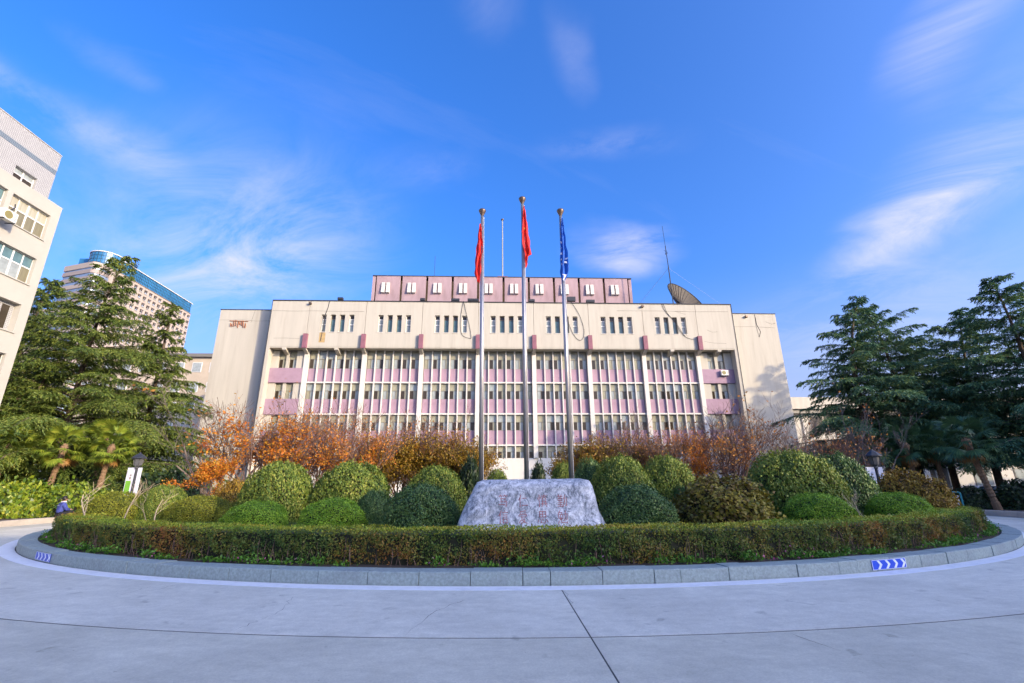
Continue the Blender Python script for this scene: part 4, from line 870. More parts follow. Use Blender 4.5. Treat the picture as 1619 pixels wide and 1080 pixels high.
LM['frond'] = leaf_mat('palm_leaf', [(.05, .10, .012), (.12, .18, .018), (.22, .27, .03), (.32, .33, .05)], 1.5, .4, .2, .4)
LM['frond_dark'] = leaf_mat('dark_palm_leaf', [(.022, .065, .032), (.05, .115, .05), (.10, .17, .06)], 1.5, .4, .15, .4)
LM['dryfrond'] = leaf_mat('dry_palm_leaf', [(.22, .11, .03), (.33, .17, .04)], 1.5, .3, .15)


def dome_mesh(name, mat, nleaf, ls, seed, rough=.03, fuzz=.05, flat=2.3, low=-.25):
    flat = max(flat, 2.0)
    """clipped dome of unit radius: a dark inner mass and a skin of small leaves"""
    g = np.random.default_rng(seed)
    z = g.uniform(low, 1, nleaf); a = g.uniform(0, 2 * np.pi, nleaf)
    s = np.sqrt(1 - np.clip(z, 0, 1) ** flat); s = np.where(z < 0, 1 + z * .35, s)
    n0 = np.stack([np.cos(a) * s, np.sin(a) * s, np.where(z < 0, z, z)], 1)
    lump = 1 + rough * (np.sin(a * 3 + z * 5 + seed) + np.sin(a * 7 - z * 8 + 1.3 * seed) * .6 + np.sin(a * 13 + z * 17) * .35)
    depth = 1 - np.abs(g.normal(0, fuzz, nleaf)); depth = np.where(g.random(nleaf) < .06, 1 + g.uniform(0, fuzz * .9, nleaf), depth)
    P = n0 * (lump * depth)[:, None]
    out = unit(np.stack([np.cos(a) * np.maximum(s, .05), np.sin(a) * np.maximum(s, .05), np.clip(z, 0, 1) ** (flat - 1) * 1.1], 1))
    nr = unit(out + g.normal(size=(nleaf, 3)) * .55); D = unit(np.cross(nr, g.normal(size=(nleaf, 3))) + out * .35)
    L = ls * g.uniform(.7, 1.3, nleaf); V = leaves(P - D * L[:, None] * .5, D, nr, L, L * .62)
    # core
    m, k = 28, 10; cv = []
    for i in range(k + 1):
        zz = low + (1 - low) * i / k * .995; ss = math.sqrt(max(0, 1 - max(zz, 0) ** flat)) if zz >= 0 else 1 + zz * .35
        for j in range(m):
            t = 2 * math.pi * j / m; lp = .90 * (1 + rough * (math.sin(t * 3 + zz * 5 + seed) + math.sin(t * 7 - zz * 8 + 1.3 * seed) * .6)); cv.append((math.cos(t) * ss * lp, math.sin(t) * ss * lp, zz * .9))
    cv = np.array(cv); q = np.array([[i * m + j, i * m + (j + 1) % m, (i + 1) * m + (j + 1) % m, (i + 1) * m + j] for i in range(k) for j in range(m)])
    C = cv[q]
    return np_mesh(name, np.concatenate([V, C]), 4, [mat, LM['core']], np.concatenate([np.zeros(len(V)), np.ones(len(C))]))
DOME = {}
for key, nl, ls in (('olive', 26000, .046), ('teal', 26000, .046), ('green', 22000, .045), ('yellow', 22000, .045)):
    DOME[key] = [dome_mesh('foliage', LM[key], nl, ls, s, .042 if key != 'teal' else .055, .055, 2.9 if key == 'olive' else 2.4) for s in (1, 2)]
DOME['brown'] = [dome_mesh('foliage', LM['brown'], 13000, .085, 5, .07, .13, 2.0)]
DOME['brown2'] = [dome_mesh('foliage', LM['brown2'], 13000, .080, 6, .08, .13, 2.0)]
DOME['dark'] = [dome_mesh('foliage', LM['darkshrub'], 10000, .10, 8, .09, .12, 2.0)]
STEM = MB()
for k in range(5): t = 1.26 * k; STEM.tube([(0, 0, -.6), (.08 * math.cos(t), .08 * math.sin(t), -.3), (.3 * math.cos(t), .3 * math.sin(t), .1)], [.045, .035, .02], 5)
STEMM = STEM.mesh('stems', M['bark'])
def dome(kind, l, t, r, base, Y, label, group=None, depth=None, name='clipped_bush', cat='bush', var=0, tilt=0.0):
    """l, t, r, base: the outline in the photograph; Y: distance of its middle"""
    A, B_, T, G = at(l, (t + base) / 2, Y), at(r, (t + base) / 2, Y), at((l + r) / 2, t, Y), at((l + r) / 2, base, Y)
    w = (B_.x - A.x) / 2; zb = BED + .05; h = T.z - zb
    o = empty(name, ((A.x + B_.x) / 2, Y, zb), 0, label, cat, group)
    m = DOME[kind][var % len(DOME[kind])]
    f = put('foliage', m, o, (0, 0, 0), random.uniform(0, 6.28)); f.scale = (w, (depth or w), h)
    f.rotation_euler = (0, tilt, 0); 
    st = put('stems', STEMM, o, (0, 0, h * .35)); st.scale = (w * .8, w * .8, h * .5)
    return o
DG = 'clipped dome bushes on the roundabout'
dome('olive', 386, 732, 498, 822, 17.0, 'large olive clipped dome bush, left of the two biggest on the left half', DG)
dome('olive', 495, 732, 619, 822, 17.4, 'large olive clipped dome bush, right of the two biggest on the left half', DG, var=1)
dome('olive', 640, 739, 740, 826, 16.0, 'olive clipped dome bush just left of the inscribed stone', DG)
dome('teal', 607, 768, 728, 836, 13.0, 'wide dark green dome bush beside the left end of the inscribed stone', DG)
dome('green', 478, 788, 580, 829, 14.3, 'small bright green dome below the right big olive dome on the left half', DG)
dome('green', 359, 792, 454, 829, 14.6, 'small green dome in front of a yellow dome under the left big olive bush', DG, var=1)
dome('yellow', 352, 789, 440, 823, 17.0, 'yellow green dome peeping out behind a small green dome', DG)
dome('yellow', 268, 784, 364, 822, 17.5, 'leftmost yellow green dome bush in full sun', DG, var=1)
dome('teal', 562, 776, 618, 836, 14.8, 'small dark untidy bush squeezed between a green dome and the wide dark dome', DG, var=1)
dome('teal', 947, 768, 1066, 834, 13.0, 'dark green dome bush touching the right end of the inscribed stone', DG, var=1)
dome('olive', 932, 723, 1035, 820, 15.4, 'olive dome bush behind the dark dome right of the inscribed stone', DG, var=1)
dome('olive', 1010, 723, 1104, 815, 16.2, 'olive dome bush nearest the bare orange shrubs right of centre', DG)
dome('teal', 902, 728, 968, 822, 16.4, 'dark bush right behind the upper right corner of the inscribed stone', DG)
dome('brown', 1062, 754, 1218, 830, 14.0, 'wide loose brownish bush between the dark dome and the small green domes', 'loose brownish bushes on the roundabout', name='loose_bush')
dome('green', 1200, 784, 1242, 826, 15.6, 'smallest green dome tucked behind the brownish bush', DG)
dome('olive', 1181, 715, 1324, 815, 16.2, 'biggest dark dome bush on the right half with a sunlit crown', DG)
dome('teal', 1278, 720, 1378, 815, 17.2, 'dark dome bush overlapping the biggest one on its right side', DG, var=1)
dome('green', 1242, 780, 1344, 826, 14.3, 'bright green low dome in front of the biggest dark dome on the right', DG, var=1)
dome('green', 1374, 779, 1464, 822, 15.2, 'bright green low dome at the right end before the golden brown bush', DG)
dome('brown2', 1386, 746, 1470, 820, 18.2, 'golden brown loose bush behind the right end green dome', 'loose brownish bushes on the roundabout', name='loose_bush')
dome('brown2', 1425, 757, 1504, 822, 17.6, 'golden brown loose bush at the far right end of the island', 'loose brownish bushes on the roundabout', name='loose_bush')
dome('teal', 1062, 770, 1100, 815, 15.3, 'little dark bush between the olive dome and the brownish bush', DG)
dome('dark', 722, 728, 764, 822, 16.8, 'dark leafy bush rising behind the left shoulder of the inscribed stone', 'leafy shrubs behind the inscribed stone', name='leafy_shrub', cat='shrub')
dome('dark', 836, 736, 868, 800, 17.2, 'dark upright shrub behind the stone, right of the middle flagpole', 'leafy shrubs behind the inscribed stone', name='leafy_shrub', cat='shrub')
dome('olive', 764, 744, 810, 800, 18.5, 'yellow green shrub behind the stone between the left and middle flagpoles', 'leafy shrubs behind the inscribed stone', name='leafy_shrub', cat='shrub')
dome('olive', 868, 733, 916, 800, 18.8, 'olive shrub behind the stone beside the right flagpole', 'leafy shrubs behind the inscribed stone', name='leafy_shrub', cat='shrub', var=1)
dome('yellow', 140, 778, 226, 822, 18.0, 'yellowish clipped bush behind two bare saplings on the left', 'clipped bushes at the left end', name='loose_bush')
dome('olive', 222, 768, 293, 822, 18.6, 'olive clipped bush behind pale bare branches on the left', 'clipped bushes at the left end')
dome('brown2', 338, 762, 398, 822, 19.5, 'golden loose bush left of the big olive domes under the orange tree', 'loose brownish bushes on the roundabout', name='loose_bush')


# ------------------------------------------------------------------ hedge ring, flowers, grass
def build_hedge():
    root = empty('hedge', (CX, CY, 0), 0, 'low clipped hedge ring, green and rusty brown, all round the island', 'hedge')
    ro, ri, z0, z1 = 19.22, 18.05, .16, .775
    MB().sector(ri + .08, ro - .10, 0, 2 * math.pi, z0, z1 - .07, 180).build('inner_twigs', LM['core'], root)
    def angles(n, near):
        a = rng.uniform(-np.pi, np.pi, n)
        b = rng.uniform(R(-158), R(-22), n)
        return np.where(rng.random(n) < near, b, a)
    def lump(a, z): return .05 * (np.sin(a * 61 + z * 7) + .7 * np.sin(a * 127 + 2 * z * 9 + 1) + .6 * np.sin(a * 233 + 3)) 
    n = 74000; a = angles(n, .86); z = z0 + (z1 - z0) * rng.random(n) ** .8
    r = ro + lump(a, z) - np.abs(rng.normal(0, .05, n)) - .06 * (z < .3)
    P = np.stack([r * np.cos(a), r * np.sin(a), z + .01 * rng.normal(size=n)], 1); out = np.stack([np.cos(a), np.sin(a), np.zeros(n)], 1)
    nr = unit(out + rnd(n) * .6); D = unit(np.cross(nr, rnd(n)) + out * .3 + np.array([0, 0, .55])); L = rng.uniform(.028, .062, n)
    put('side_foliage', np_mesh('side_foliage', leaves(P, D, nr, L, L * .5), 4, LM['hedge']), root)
    n = 62000; a = angles(n, .80); u = rng.random(n); rr = ri + (ro - ri) * u + lump(a, 0) * (u > .8) * .6
    z = z1 + .02 * np.sin(a * 37 + rr * 3) + .014 * np.sin(a * 90 + rr * 7) + .01 * np.sin(rr * 23 + a * 41) - np.abs(rng.normal(0, .018, n)) - .05 * np.clip((u - .93) / .07, 0, 1)
    P = np.stack([rr * np.cos(a), rr * np.sin(a), z], 1); nr = unit(np.array([0, 0, 1]) + rnd(n) * .6); D = unit(np.cross(nr, rnd(n)) + np.array([0, 0, .3])); L = rng.uniform(.025, .055, n)
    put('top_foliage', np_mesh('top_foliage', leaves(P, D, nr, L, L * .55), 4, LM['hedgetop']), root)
    n = 9000; a = angles(n, .3); z = BED + (z1 - BED) * rng.random(n); r = ri - .02 + np.abs(rng.normal(0, .04, n)); P = np.stack([r * np.cos(a), r * np.sin(a), z], 1)
    out = -np.stack([np.cos(a), np.sin(a), np.zeros(n)], 1); nr = unit(out + rnd(n) * .6); D = unit(np.cross(nr, rnd(n)) + np.array([0, 0, .4])); L = rng.uniform(.04, .07, n)
    put('inner_foliage', np_mesh('inner_foliage', leaves(P, D, nr, L, L * .5), 4, LM['hedge']), root)
    # bare twigs showing low in the hedge
    mb = MB(); rs = random.Random(4)
    for k in range(420):
        a = R(rs.uniform(-155, -25)); r = ro + rs.uniform(-.05, .02); p = Vector((r * math.cos(a), r * math.sin(a), .17)); q = p + Vector((rs.gauss(0, .05), rs.gauss(0, .05), rs.uniform(.2, .5)))
        mb.tube([p, p.lerp(q, .5) + Vector((rs.gauss(0, .02), rs.gauss(0, .02), 0)), q], [.006, .005, .003], 3, cap=False)
    t = mb.build('bare_twigs', M['twig'], root); t['kind'] = 'stuff'
    # flowers along the kerb
    n = 9000; cl = rng.uniform(R(-158), R(-22), 330); keep = (np.sin(cl * 23) + np.sin(cl * 57 + 1) > -.9); cl = cl[keep]
    c = rng.choice(cl, n); a = c + rng.normal(0, .0055, n); r = 19.38 + rng.normal(0, .065, n); hgt = np.abs(rng.normal(0, .05, n)) + .02
    P = np.stack([CX + r * np.cos(a), CY + r * np.sin(a), .19 + hgt * (np.sin(c * 91) * .5 + 1)], 1); nr = unit(np.array([0, 0, 1]) + rnd(n) * .6); D = unit(np.cross(nr, rnd(n)) + np.array([0, 0, .5])); L = rng.uniform(.03, .07, n)
    pink = (rng.random(n) < .06) & (np.sin(c * 37) > .0)
    o = put('low_flowers', np_mesh('low_flowers', leaves(P, D, nr, L, L * .7), 4, [LM['flower'], LM['petal']], pink.astype(int))); tag(o, 'bright green low plants with a few pink flowers between kerb and hedge', 'ground cover', kind='stuff')
    n = 42000; a = rng.uniform(R(-175), R(-5), n); r = 18.05 - np.abs(rng.normal(0, 2.6, n)); P = np.stack([CX + r * np.cos(a), CY + r * np.sin(a), np.full(n, BED + .0) + .006 * (18 - r)], 1)
    D = unit(np.array([0, 0, 1]) + rnd(n) * .45); L = rng.uniform(.05, .12, n); o = put('grass', np_mesh('grass', leaves(P, D, unit(rnd(n)), L, L * .16), 4, LM['grass'])); tag(o, 'short green grass inside the hedge ring', 'grass', kind='stuff')
    # fallen leaves
build_hedge()


# ------------------------------------------------------------------ bare and autumn shrubs
def branching(seed, height, spread, stems, levels=3, up=.5, kids=(3, 5), base=.05, bend=.25):
    """polylines with radii for a vase shaped shrub, and the twig tips"""
    rs = random.Random(seed); lines = []; tips = []
    def grow(p, d, L, r, lev):
        n = 5; pts = [p]; q = p.copy(); dd = d.copy()
        for i in range(n):
            dd = (dd + Vector((rs.gauss(0, .10), rs.gauss(0, .10), bend * .25 * up + rs.gauss(0, .05)))).normalized(); q = q + dd * (L / n); pts.append(q.copy())
        rad = [r * (1 - .6 * i / n) for i in range(n + 1)]; lines.append((pts, rad, lev))
        if lev >= levels:
            for i in range(1, n + 1): tips.append((pts[i], (pts[i] - pts[i - 1]).normalized()))
            return
        for k in range(rs.randint(*kids)):
            f = rs.uniform(.3, 1.0); i = min(int(f * n), n - 1); b = pts[i].lerp(pts[i + 1], f * n - i)
            a = rs.uniform(0, 6.283); side = Vector((math.cos(a), math.sin(a), .15)); nd = (dd * rs.uniform(.6, 1.0) + side * rs.uniform(.35, .8)).normalized()
            grow(b, nd, L * rs.uniform(.42, .68), rad[i] * .55, lev + 1)
    for s in range(stems):
        a = 6.283 * s / stems + rs.uniform(-.4, .4); t = rs.uniform(.15, 1) * spread
        grow(Vector((math.cos(a) * base, math.sin(a) * base, 0)), Vector((math.cos(a) * t, math.sin(a) * t, 1)).normalized(), height * rs.uniform(.5, .66), height * .011 + .006, 0)
    return lines, tips
def shrub_meshes(seed, height, spread, stems, leafmat, nleaf, lsize, bark, levels=3, kids=(3, 5), lowleaf=0.0, squash=None, topfade=None, jitter=.12):
    lines, tips = branching(seed, height, spread, stems, levels, kids=kids); mb = MB()
    for pts, rad, lev in lines: mb.tube(pts, [max(r, .0055) for r in rad], 5 if lev == 0 else 3, cap=False)
    bm = mb.mesh('branches', bark); lm = None
    if nleaf:
        g = np.random.default_rng(seed); Pt = np.array([tuple(t[0]) for t in tips]); Dt = np.array([tuple(t[1]) for t in tips])
        w = np.ones(len(Pt)); zz = Pt[:, 2] / max(Pt[:, 2].max(), .01)
        if topfade: w *= np.clip((topfade - zz) / .2, .04, 1)
        # leaves come in clusters, so whole twigs are full and others bare
        cl = (np.sin(Pt[:, 0] * 2.1 + seed) + np.sin(Pt[:, 1] * 2.7 + 2 * seed) + np.sin(Pt[:, 2] * 3.1)) * .5 + .9; w *= np.clip(cl, .05, 2); w /= w.sum()
        i = g.choice(len(Pt), nleaf, p=w); P = Pt[i] + g.normal(size=(nleaf, 3)) * jitter * .6; D = unit(Dt[i] * .5 + g.normal(size=(nleaf, 3)) * .8 + np.array([0, 0, -.25])); L = lsize * g.uniform(.6, 1.35, nleaf)
        lm = np_mesh('leaves', leaves(P, D, unit(g.normal(size=(nleaf, 3))), L, L * .62, .15), 4, leafmat)
    return bm, lm
def shrub(name, cat, px, top, Y, W, label, group, meshes, z0=BED, rz=None, H=1.0):
    """W: natural height of the meshes"""
    T = at(px, top, Y); k = (T.z - z0) / W; o = empty(name, (T.x, Y, z0), random.uniform(0, 6.28) if rz is None else rz, label, cat, group)
    put('branches', meshes[0], o, (0, 0, 0), 0, (k * H, k * H, k))
    if meshes[1]: put('leaves', meshes[1], o, (0, 0, 0), 0, (k * H, k * H, k))
    return o
def top_of(me): 
    v = np.empty(len(me.vertices) * 3, dtype=np.float32); me.vertices.foreach_get('co', v); return float(np.percentile(v[2::3], 99.3))
OR = [shrub_meshes(s, 5.0, .75, 9, LM['orange'], 4600, .115, M['twig'], 3, (4, 6), topfade=.86, jitter=.2) for s in (11, 12)]
RD = [shrub_meshes(s, 5.0, .8, 10, LM['red'], 1500, .12, M['twig'], 3, (4, 6), topfade=.8, jitter=.2) for s in (21, 22)]
BARE = [shrub_meshes(s, 5.0, .8, 9, LM['red'], 160, .13, M['greytwig'], 3, (3, 5)) for s in (31, 32)]
GOLD = [shrub_meshes(s, 4.0, .45, 14, LM['gold'], 9500, .13, M['twig'], 3, (4, 6), topfade=.95, jitter=.25) for s in (41, 42)]
SAP = [shrub_meshes(s, 2.2, .7, 1, None, 0, 0, M['palebark'], 2, (3, 5)) for s in (51, 52, 53)]
MAP = [shrub_meshes(61, 3.2, 1.1, 5, LM['orange'], 4200, .11, M['bark'], 3, (3, 5), jitter=.2)]
for grp in (OR, RD, BARE, GOLD, SAP, MAP):
    for i, m in enumerate(grp): grp[i] = (m[0], m[1], top_of(m[1] if m[1] and grp is not BARE else m[0]))
GA, GG, GB = 'orange autumn shrubs before the campus building', 'olive gold shrubs before the campus building', 'bare shrubs before the campus building'
def sh(kind, i, name, px, top, Y, label, group, H=1.0, cat='shrub', rz=None): m = kind[i]; return shrub(name, cat, px, top, Y, m[2], label, group, m[:2], H=H, rz=rz)
sh(OR, 0, 'autumn_shrub', 428, 655, 27.0, 'fullest orange autumn shrub, left of the fins behind the left big dome', GA, 1.05)
sh(OR, 1, 'autumn_shrub', 505, 664, 27.5, 'orange autumn shrub just right of the fullest one', GA, 1.1)
sh(OR, 0, 'autumn_shrub', 575, 682, 28.5, 'lower orange shrub behind the gap between the two biggest domes', GA, .95, rz=2.0)
sh(MAP, 0, 'small_maple', 342, 715, 24.0, 'small spreading orange maple at the foot of the left cedar', GA, 1.0, 'tree')
sh(RD, 0, 'autumn_shrub', 545, 652, 29.0, 'thin russet shrub with bare upright twigs left of the flagpoles', GA)
sh(BARE, 0, 'bare_shrub', 372, 632, 26.5, 'bare vase shaped shrub against the left wing wall', GB, 1.2)
sh(BARE, 1, 'bare_shrub', 468, 622, 29.0, 'bare twiggy shrub rising above the orange leaves', GB, .9)
for i, (px, top) in enumerate(((612, 694), (660, 692), (706, 690), (742, 700))):
    sh(GOLD, i % 2, 'gold_shrub', px, top, 30.0 + .4 * (i % 3), ['olive gold shrub nearest the orange shrubs on the left', 'second olive gold shrub from the orange shrubs on the left', 'olive gold shrub left of the left flagpole', 'olive gold shrub right behind the left flagpole'][i], GG, 1.0)
for i, (px, top) in enumerate(((640, 672), (700, 668))):
    sh(RD, i, 'autumn_shrub', px, top, 31.5, ['russet twiggy shrub above the olive gold shrubs left of centre', 'russet twiggy shrub close to the left flagpole'][i], GA, .9)
for i, (px, top) in enumerate(((905, 704), (950, 696), (1000, 694))):
    sh(GOLD, i % 2, 'gold_shrub', px, top, 30.0 + .5 * i, ['olive gold shrub right of the right flagpole', 'olive gold shrub above the olive domes right of the stone', 'olive gold shrub farthest right beside the orange shrubs'][i], GG, 1.0)
sh(RD, 0, 'autumn_shrub', 990, 680, 30.5, 'russet shrub above the olive domes right of the stone', GA, 1.0)
sh(RD, 1, 'autumn_shrub', 1050, 676, 28.5, 'russet shrub in front of the right end of the fins', GA, 1.1)
sh(OR, 1, 'autumn_shrub', 1085, 684, 27.5, 'sparse orange shrub above the brownish bush on the right', GA, .8, rz=4.0)
sh(RD, 0, 'autumn_shrub', 1140, 664, 27.0, 'thin orange shrub below the air conditioner of the right bay', GA, 1.1, rz=1.0)
sh(BARE, 0, 'bare_shrub', 1150, 640, 29.0, 'bare twigs at the right edge of the campus building', GB, .9)
sh(BARE, 1, 'bare_shrub', 1212, 636, 27.0, 'bare vase shaped shrub against the right wing wall', GB, 1.1)
sh(BARE, 0, 'bare_shrub', 1262, 668, 26.0, 'bare shrub between the right wing and the cedars', GB, .9, rz=3.0)
sh(BARE, 1, 'bare_shrub', 1350, 640, 21.5, 'tall bare sprigs rising out of the right dark dome', GB, .8, rz=5.0)
sh(RD, 1, 'autumn_shrub', 1322, 684, 21.5, 'sparse orange shrub in front of the right cedars', GA, .75, rz=.6)
for i, (px, top, Y) in enumerate(((160, 752, 16.6), (211, 748, 16.6), (244, 772, 16.4), (258, 766, 16.8))):
    sh(SAP, i % 3, 'bare_sapling', px, top, Y, ['leftmost pale bare sapling on the island', 'pale bare sapling below the lamp post banner', 'small pale sapling before the olive clipped bush', 'forked pale sapling right before the olive clipped bush'][i], 'pale bare saplings at the left end', 1.0, 'sapling')
for i, (px, top, Y) in enumerate(((1352, 770, 13.6), (1366, 776, 13.4))):
    sh(SAP, (i + 1) % 3, 'bare_sapling', px, top, Y, ['pale bare sapling leaning between the two bright green domes on the right', 'short pale sapling beside the right end green dome'][i], 'pale bare saplings on the right', 1.0, 'sapling')


# ------------------------------------------------------------------ cedars
def cedar_mesh(seed, H, spread, dens=1.0, lo=.05, bend=(0, 0), whorl=.62, power=.72):
    g = np.random.default_rng(seed); rs = random.Random(seed)
    def off(z): k = (np.asarray(z) / H) ** 5; return bend[0] * k, bend[1] * k
    mb = MB(); zs = np.linspace(0, H, 16); ox, oy = off(zs)
    mb.tube([(ox[i], oy[i], zs[i]) for i in range(16)], [.25 * H / 18 * (1 - zs[i] / H) ** .85 + .02 for i in range(16)], 8)
    trunk = mb.mesh('trunk', M['bark']); lb = MB(); quads = []
    nlay = int(H * (1 - lo) / whorl); 
    for la in range(nlay):
        u = lo + (1 - lo) * (la + .3) / nlay; per = rs.randint(5, 7) if u < .75 else rs.randint(4, 5)
        for b in range(per):
            uu = min(.985, u + rs.gauss(0, .012)); z = uu * H; az = la * 1.9 + 6.283 * b / per + rs.gauss(0, .3)
            L = spread * ((1 - uu) ** power * .95 + .05) * rs.uniform(.55, 1.12)
            if rs.random() < .14: L *= 1.22
            e0 = .16 + .62 * uu ** 2 + rs.gauss(0, .07); n = 9; t = np.linspace(0, 1, n)
            r = L * t; h = L * (e0 * t - (.34 - .06 * uu) * t ** 2.6); a2 = az + rs.gauss(0, .15) * t
            bx, by = off(z); P = np.stack([bx + np.cos(a2) * r, by + np.sin(a2) * r, z + h], 1)
            lb.tube([tuple(p) for p in P[::2]], [max(.012, .05 * L / 5 * (1 - .85 * q)) for q in t[::2]], 4, cap=False)
            m = max(8, int((L * 15 + 6) * dens)); tt = np.sort(g.uniform(.10, 1.0, m)); sd = np.where(np.arange(m) % 2 == 0, 1, -1)
            base = np.stack([np.interp(tt, t, P[:, k]) for k in range(3)], 1); al = np.interp(tt, t, a2) + sd * g.uniform(.55, 1.15, m) * (1 - .55 * (tt > .93))
            l2 = (L * .19 * np.sin(np.pi * np.clip(tt * .80 + .16, 0, 1)) + .24) * g.uniform(.6, 1.15, m)
            nb = int(17 * dens) + 4
            s = (np.arange(nb) + g.random((m, nb))) / nb
            droop = g.uniform(.25, .95, (m, 1)); x = base[:, None, 0] + np.cos(al)[:, None] * l2[:, None] * s; y = base[:, None, 1] + np.sin(al)[:, None] * l2[:, None] * s
            zz = base[:, None, 2] + l2[:, None] * (.10 * s - droop * s ** 2) + g.normal(0, .018, (m, nb))
            Q = np.stack([x, y, zz], 2).reshape(-1, 3); A = np.repeat(al, nb) + np.where(g.random(m * nb) < .5, 1, -1) * g.uniform(.2, 1.0, m * nb)
            sl = (.10 - 2 * droop * s).reshape(-1) * .9 - .15 + g.normal(0, .34, m * nb)
            D = np.stack([np.cos(A), np.sin(A), sl], 1); Ln = g.uniform(.10, .24, m * nb)
            nr = unit(np.array([0, 0, .75]) + g.normal(size=(m * nb, 3)) * .6)
            quads.append(leaves(Q, D, nr, Ln, Ln * g.uniform(.20, .32, m * nb)))
    # leader
    n = 160; u = g.uniform(.90, 1.0, n); z = u * H; ox, oy = off(z); A = g.uniform(0, 6.283, n); D = np.stack([np.cos(A), np.sin(A), g.normal(.25, .3, n)], 1); Ln = g.uniform(.15, .34, n)
    quads.append(leaves(np.stack([ox, oy, z], 1), D, unit(rnd(n)), Ln, Ln * .3))
    return trunk, lb.mesh('branches', M['bark']), np_mesh('crown', np.concatenate(quads), 4, LM['needle'])
CED = [cedar_mesh(3, 20, 12.0, 1.05, .03, (.9, .2), .62, 1.15), cedar_mesh(5, 17, 7.4, 1.0, .04, (-1.2, 0), .66, 1.0), cedar_mesh(8, 17, 8.0, 1.05, .20, (2.0, 0), .62, .95), cedar_mesh(9, 17, 9.0, 1.05, .20, (.8, 0), .60, .85)]
HC = [20, 17, 17, 17]
def cedar(k, px, top, Y, label, blue=False, rz=0.0, wide=1.0, xy=None, h=None):
    T = at(px, top, Y) if xy is None else Vector((xy[0], xy[1], h)); me = CED[k]; q = T.z / HC[k]
    o = empty('cedar_tree', (T.x, T.y, 0.15), rz, label, 'tree', 'tall layered cedars beside the roundabout')
    for nm, mm in zip(('trunk', 'branches', 'crown'), me):
        c = put(nm, mm, o, (0, 0, 0), 0, (q * wide, q * wide, q))
        if blue and nm == 'crown': c.material_slots[0].link = 'OBJECT'; c.material_slots[0].material = LM['needle_teal_lit']
    return o
cedar(0, 178, 404, 36.0, 'biggest layered cedar on the left, its tip crossing the glass tower', rz=.4, wide=.98)
cedar(1, 272, 489, 40.0, 'narrower cedar between the tower and the left wing', rz=2.2, wide=1.12)
cedar(3, 66, 440, 42.0, 'cedar half hidden behind the white office building corner', rz=1.0, wide=1.0)
cedar(1, 70, 560, 34.0, 'low bushy cedar in front of the left office corner above the palms', rz=4.2, wide=1.35)
cedar(2, 1322, 472, 38.0, 'right cedar with a bent tip nearest the campus building', True, rz=.1, wide=1.12)
cedar(3, 1388, 486, 40.0, 'second cedar from the campus building on the right', True, rz=2.6, wide=1.15)
cedar(3, 1500, 497, 39.0, 'third cedar from the campus building on the right', True, rz=5.1, wide=1.2)
cedar(3, 1580, 444, 33.0, 'dark tallest cedar at the right edge of the picture', True, rz=3.4, wide=1.15)
cedar(2, 1446, 528, 43.0, 'slim cedar filling the gap between the second and third right cedars', True, rz=1.3, wide=1.35)
cedar(0, 0, 0, 0, 'cedar just out of frame on the right that shades the wing', True, rz=.9, xy=(60, 36), h=26)


# ------------------------------------------------------------------ palms
def frond_mesh(mat, seed):
    g = np.random.default_rng(seed); n = 34; V = []
    for i in range(n):
        a = -2.05 + 4.1 * i / (n - 1); L = .62 * (1 - .16 * abs(a) / 2.0) * g.uniform(.9, 1.05); d = np.array([math.cos(a), math.sin(a), 0]); s = np.array([-math.sin(a), math.cos(a), 0]); w = .028
        cup = .12 * math.cos(a * .8); p0 = np.array([.85, 0, 0.]); p1 = p0 + d * L * .55 + np.array([0, 0, -.06 + cup * .4]); p2 = p0 + d * L + np.array([0, 0, -.30 * g.uniform(.6, 1.3) + cup])
        V.append([p0, p1 - s * w, p2, p1 + s * w])
    f = np.linspace(0, .85, 4)
    for i in range(3): V.append([[f[i], -.014, 0], [f[i + 1], -.014, 0], [f[i + 1], .014, 0], [f[i], .014, 0]])
    return np_mesh('frond', np.array(V), 4, mat)
FR = {k: [frond_mesh(LM[k], s) for s in (1, 2)] for k in ('frond', 'frond_dark', 'dryfrond')}
def palm_trunk():
    mb = MB(); pr = [(.20, 0), (.19, .3)]; z = .3
    rs = random.Random(2)
    while z < 3.0: pr += [(.165 + rs.uniform(-.012, .02), z + .05), (.145 + rs.uniform(-.01, .01), z + .13)]; z += .16
    pr += [(.20, 3.1), (.22, 3.3), (.10, 3.5)]; return mb.lathe(pr, 10).mesh('trunk', plain('palm_fibre_bark', (.20, .125, .07), .95, .4, 12, .8, 30, stretch=(1, 1, 3)))
PT = palm_trunk()
def palm(px, ctop, Y, label, kind='frond', lean=(0, 0), sc=1.0, seed=0, nf=32, dry=4, pxbase=None):
    sc *= .86; rs = random.Random(seed); T = at(px, ctop, Y); H = T.z - .15; k = H / 3.45
    bx = T.x - lean[0]; o = empty('palm_tree', (bx, Y - lean[1], .15), 0, label, 'palm', 'fan palms under the cedars')
    t = put('trunk', PT, o, (0, 0, 0), 0, (1, 1, k)); v = Vector((lean[0], lean[1], H)); t.rotation_euler = Vector((0, 0, 1)).rotation_difference(v).to_euler()
    for i in range(nf + dry):
        isd = i >= nf; u = i / nf; el = (1.35 - 2.15 * u ** .85 + rs.gauss(0, .12)) if not isd else rs.uniform(-1.2, -.75); az = i * 2.4 + rs.gauss(0, .2)
        f = put('frond', FR['dryfrond' if isd else kind][i % 2], o, (lean[0] + .06 * math.cos(az), lean[1] + .06 * math.sin(az), H - .1 - .25 * u))
        q = sc * rs.uniform(.88, 1.12) * (.8 if isd else 1); f.scale = (q, q, q); f.rotation_euler = Euler((rs.gauss(0, .25), -el, az), 'XYZ')
    return o
palm(14, 702, 31.0, 'leftmost fan palm at the edge of the picture', 'frond', (.3, 0), 1.40, 1)
palm(104, 702, 31.0, 'fan palm standing behind the seated person', 'frond', (.55, 0), 1.29, 2)
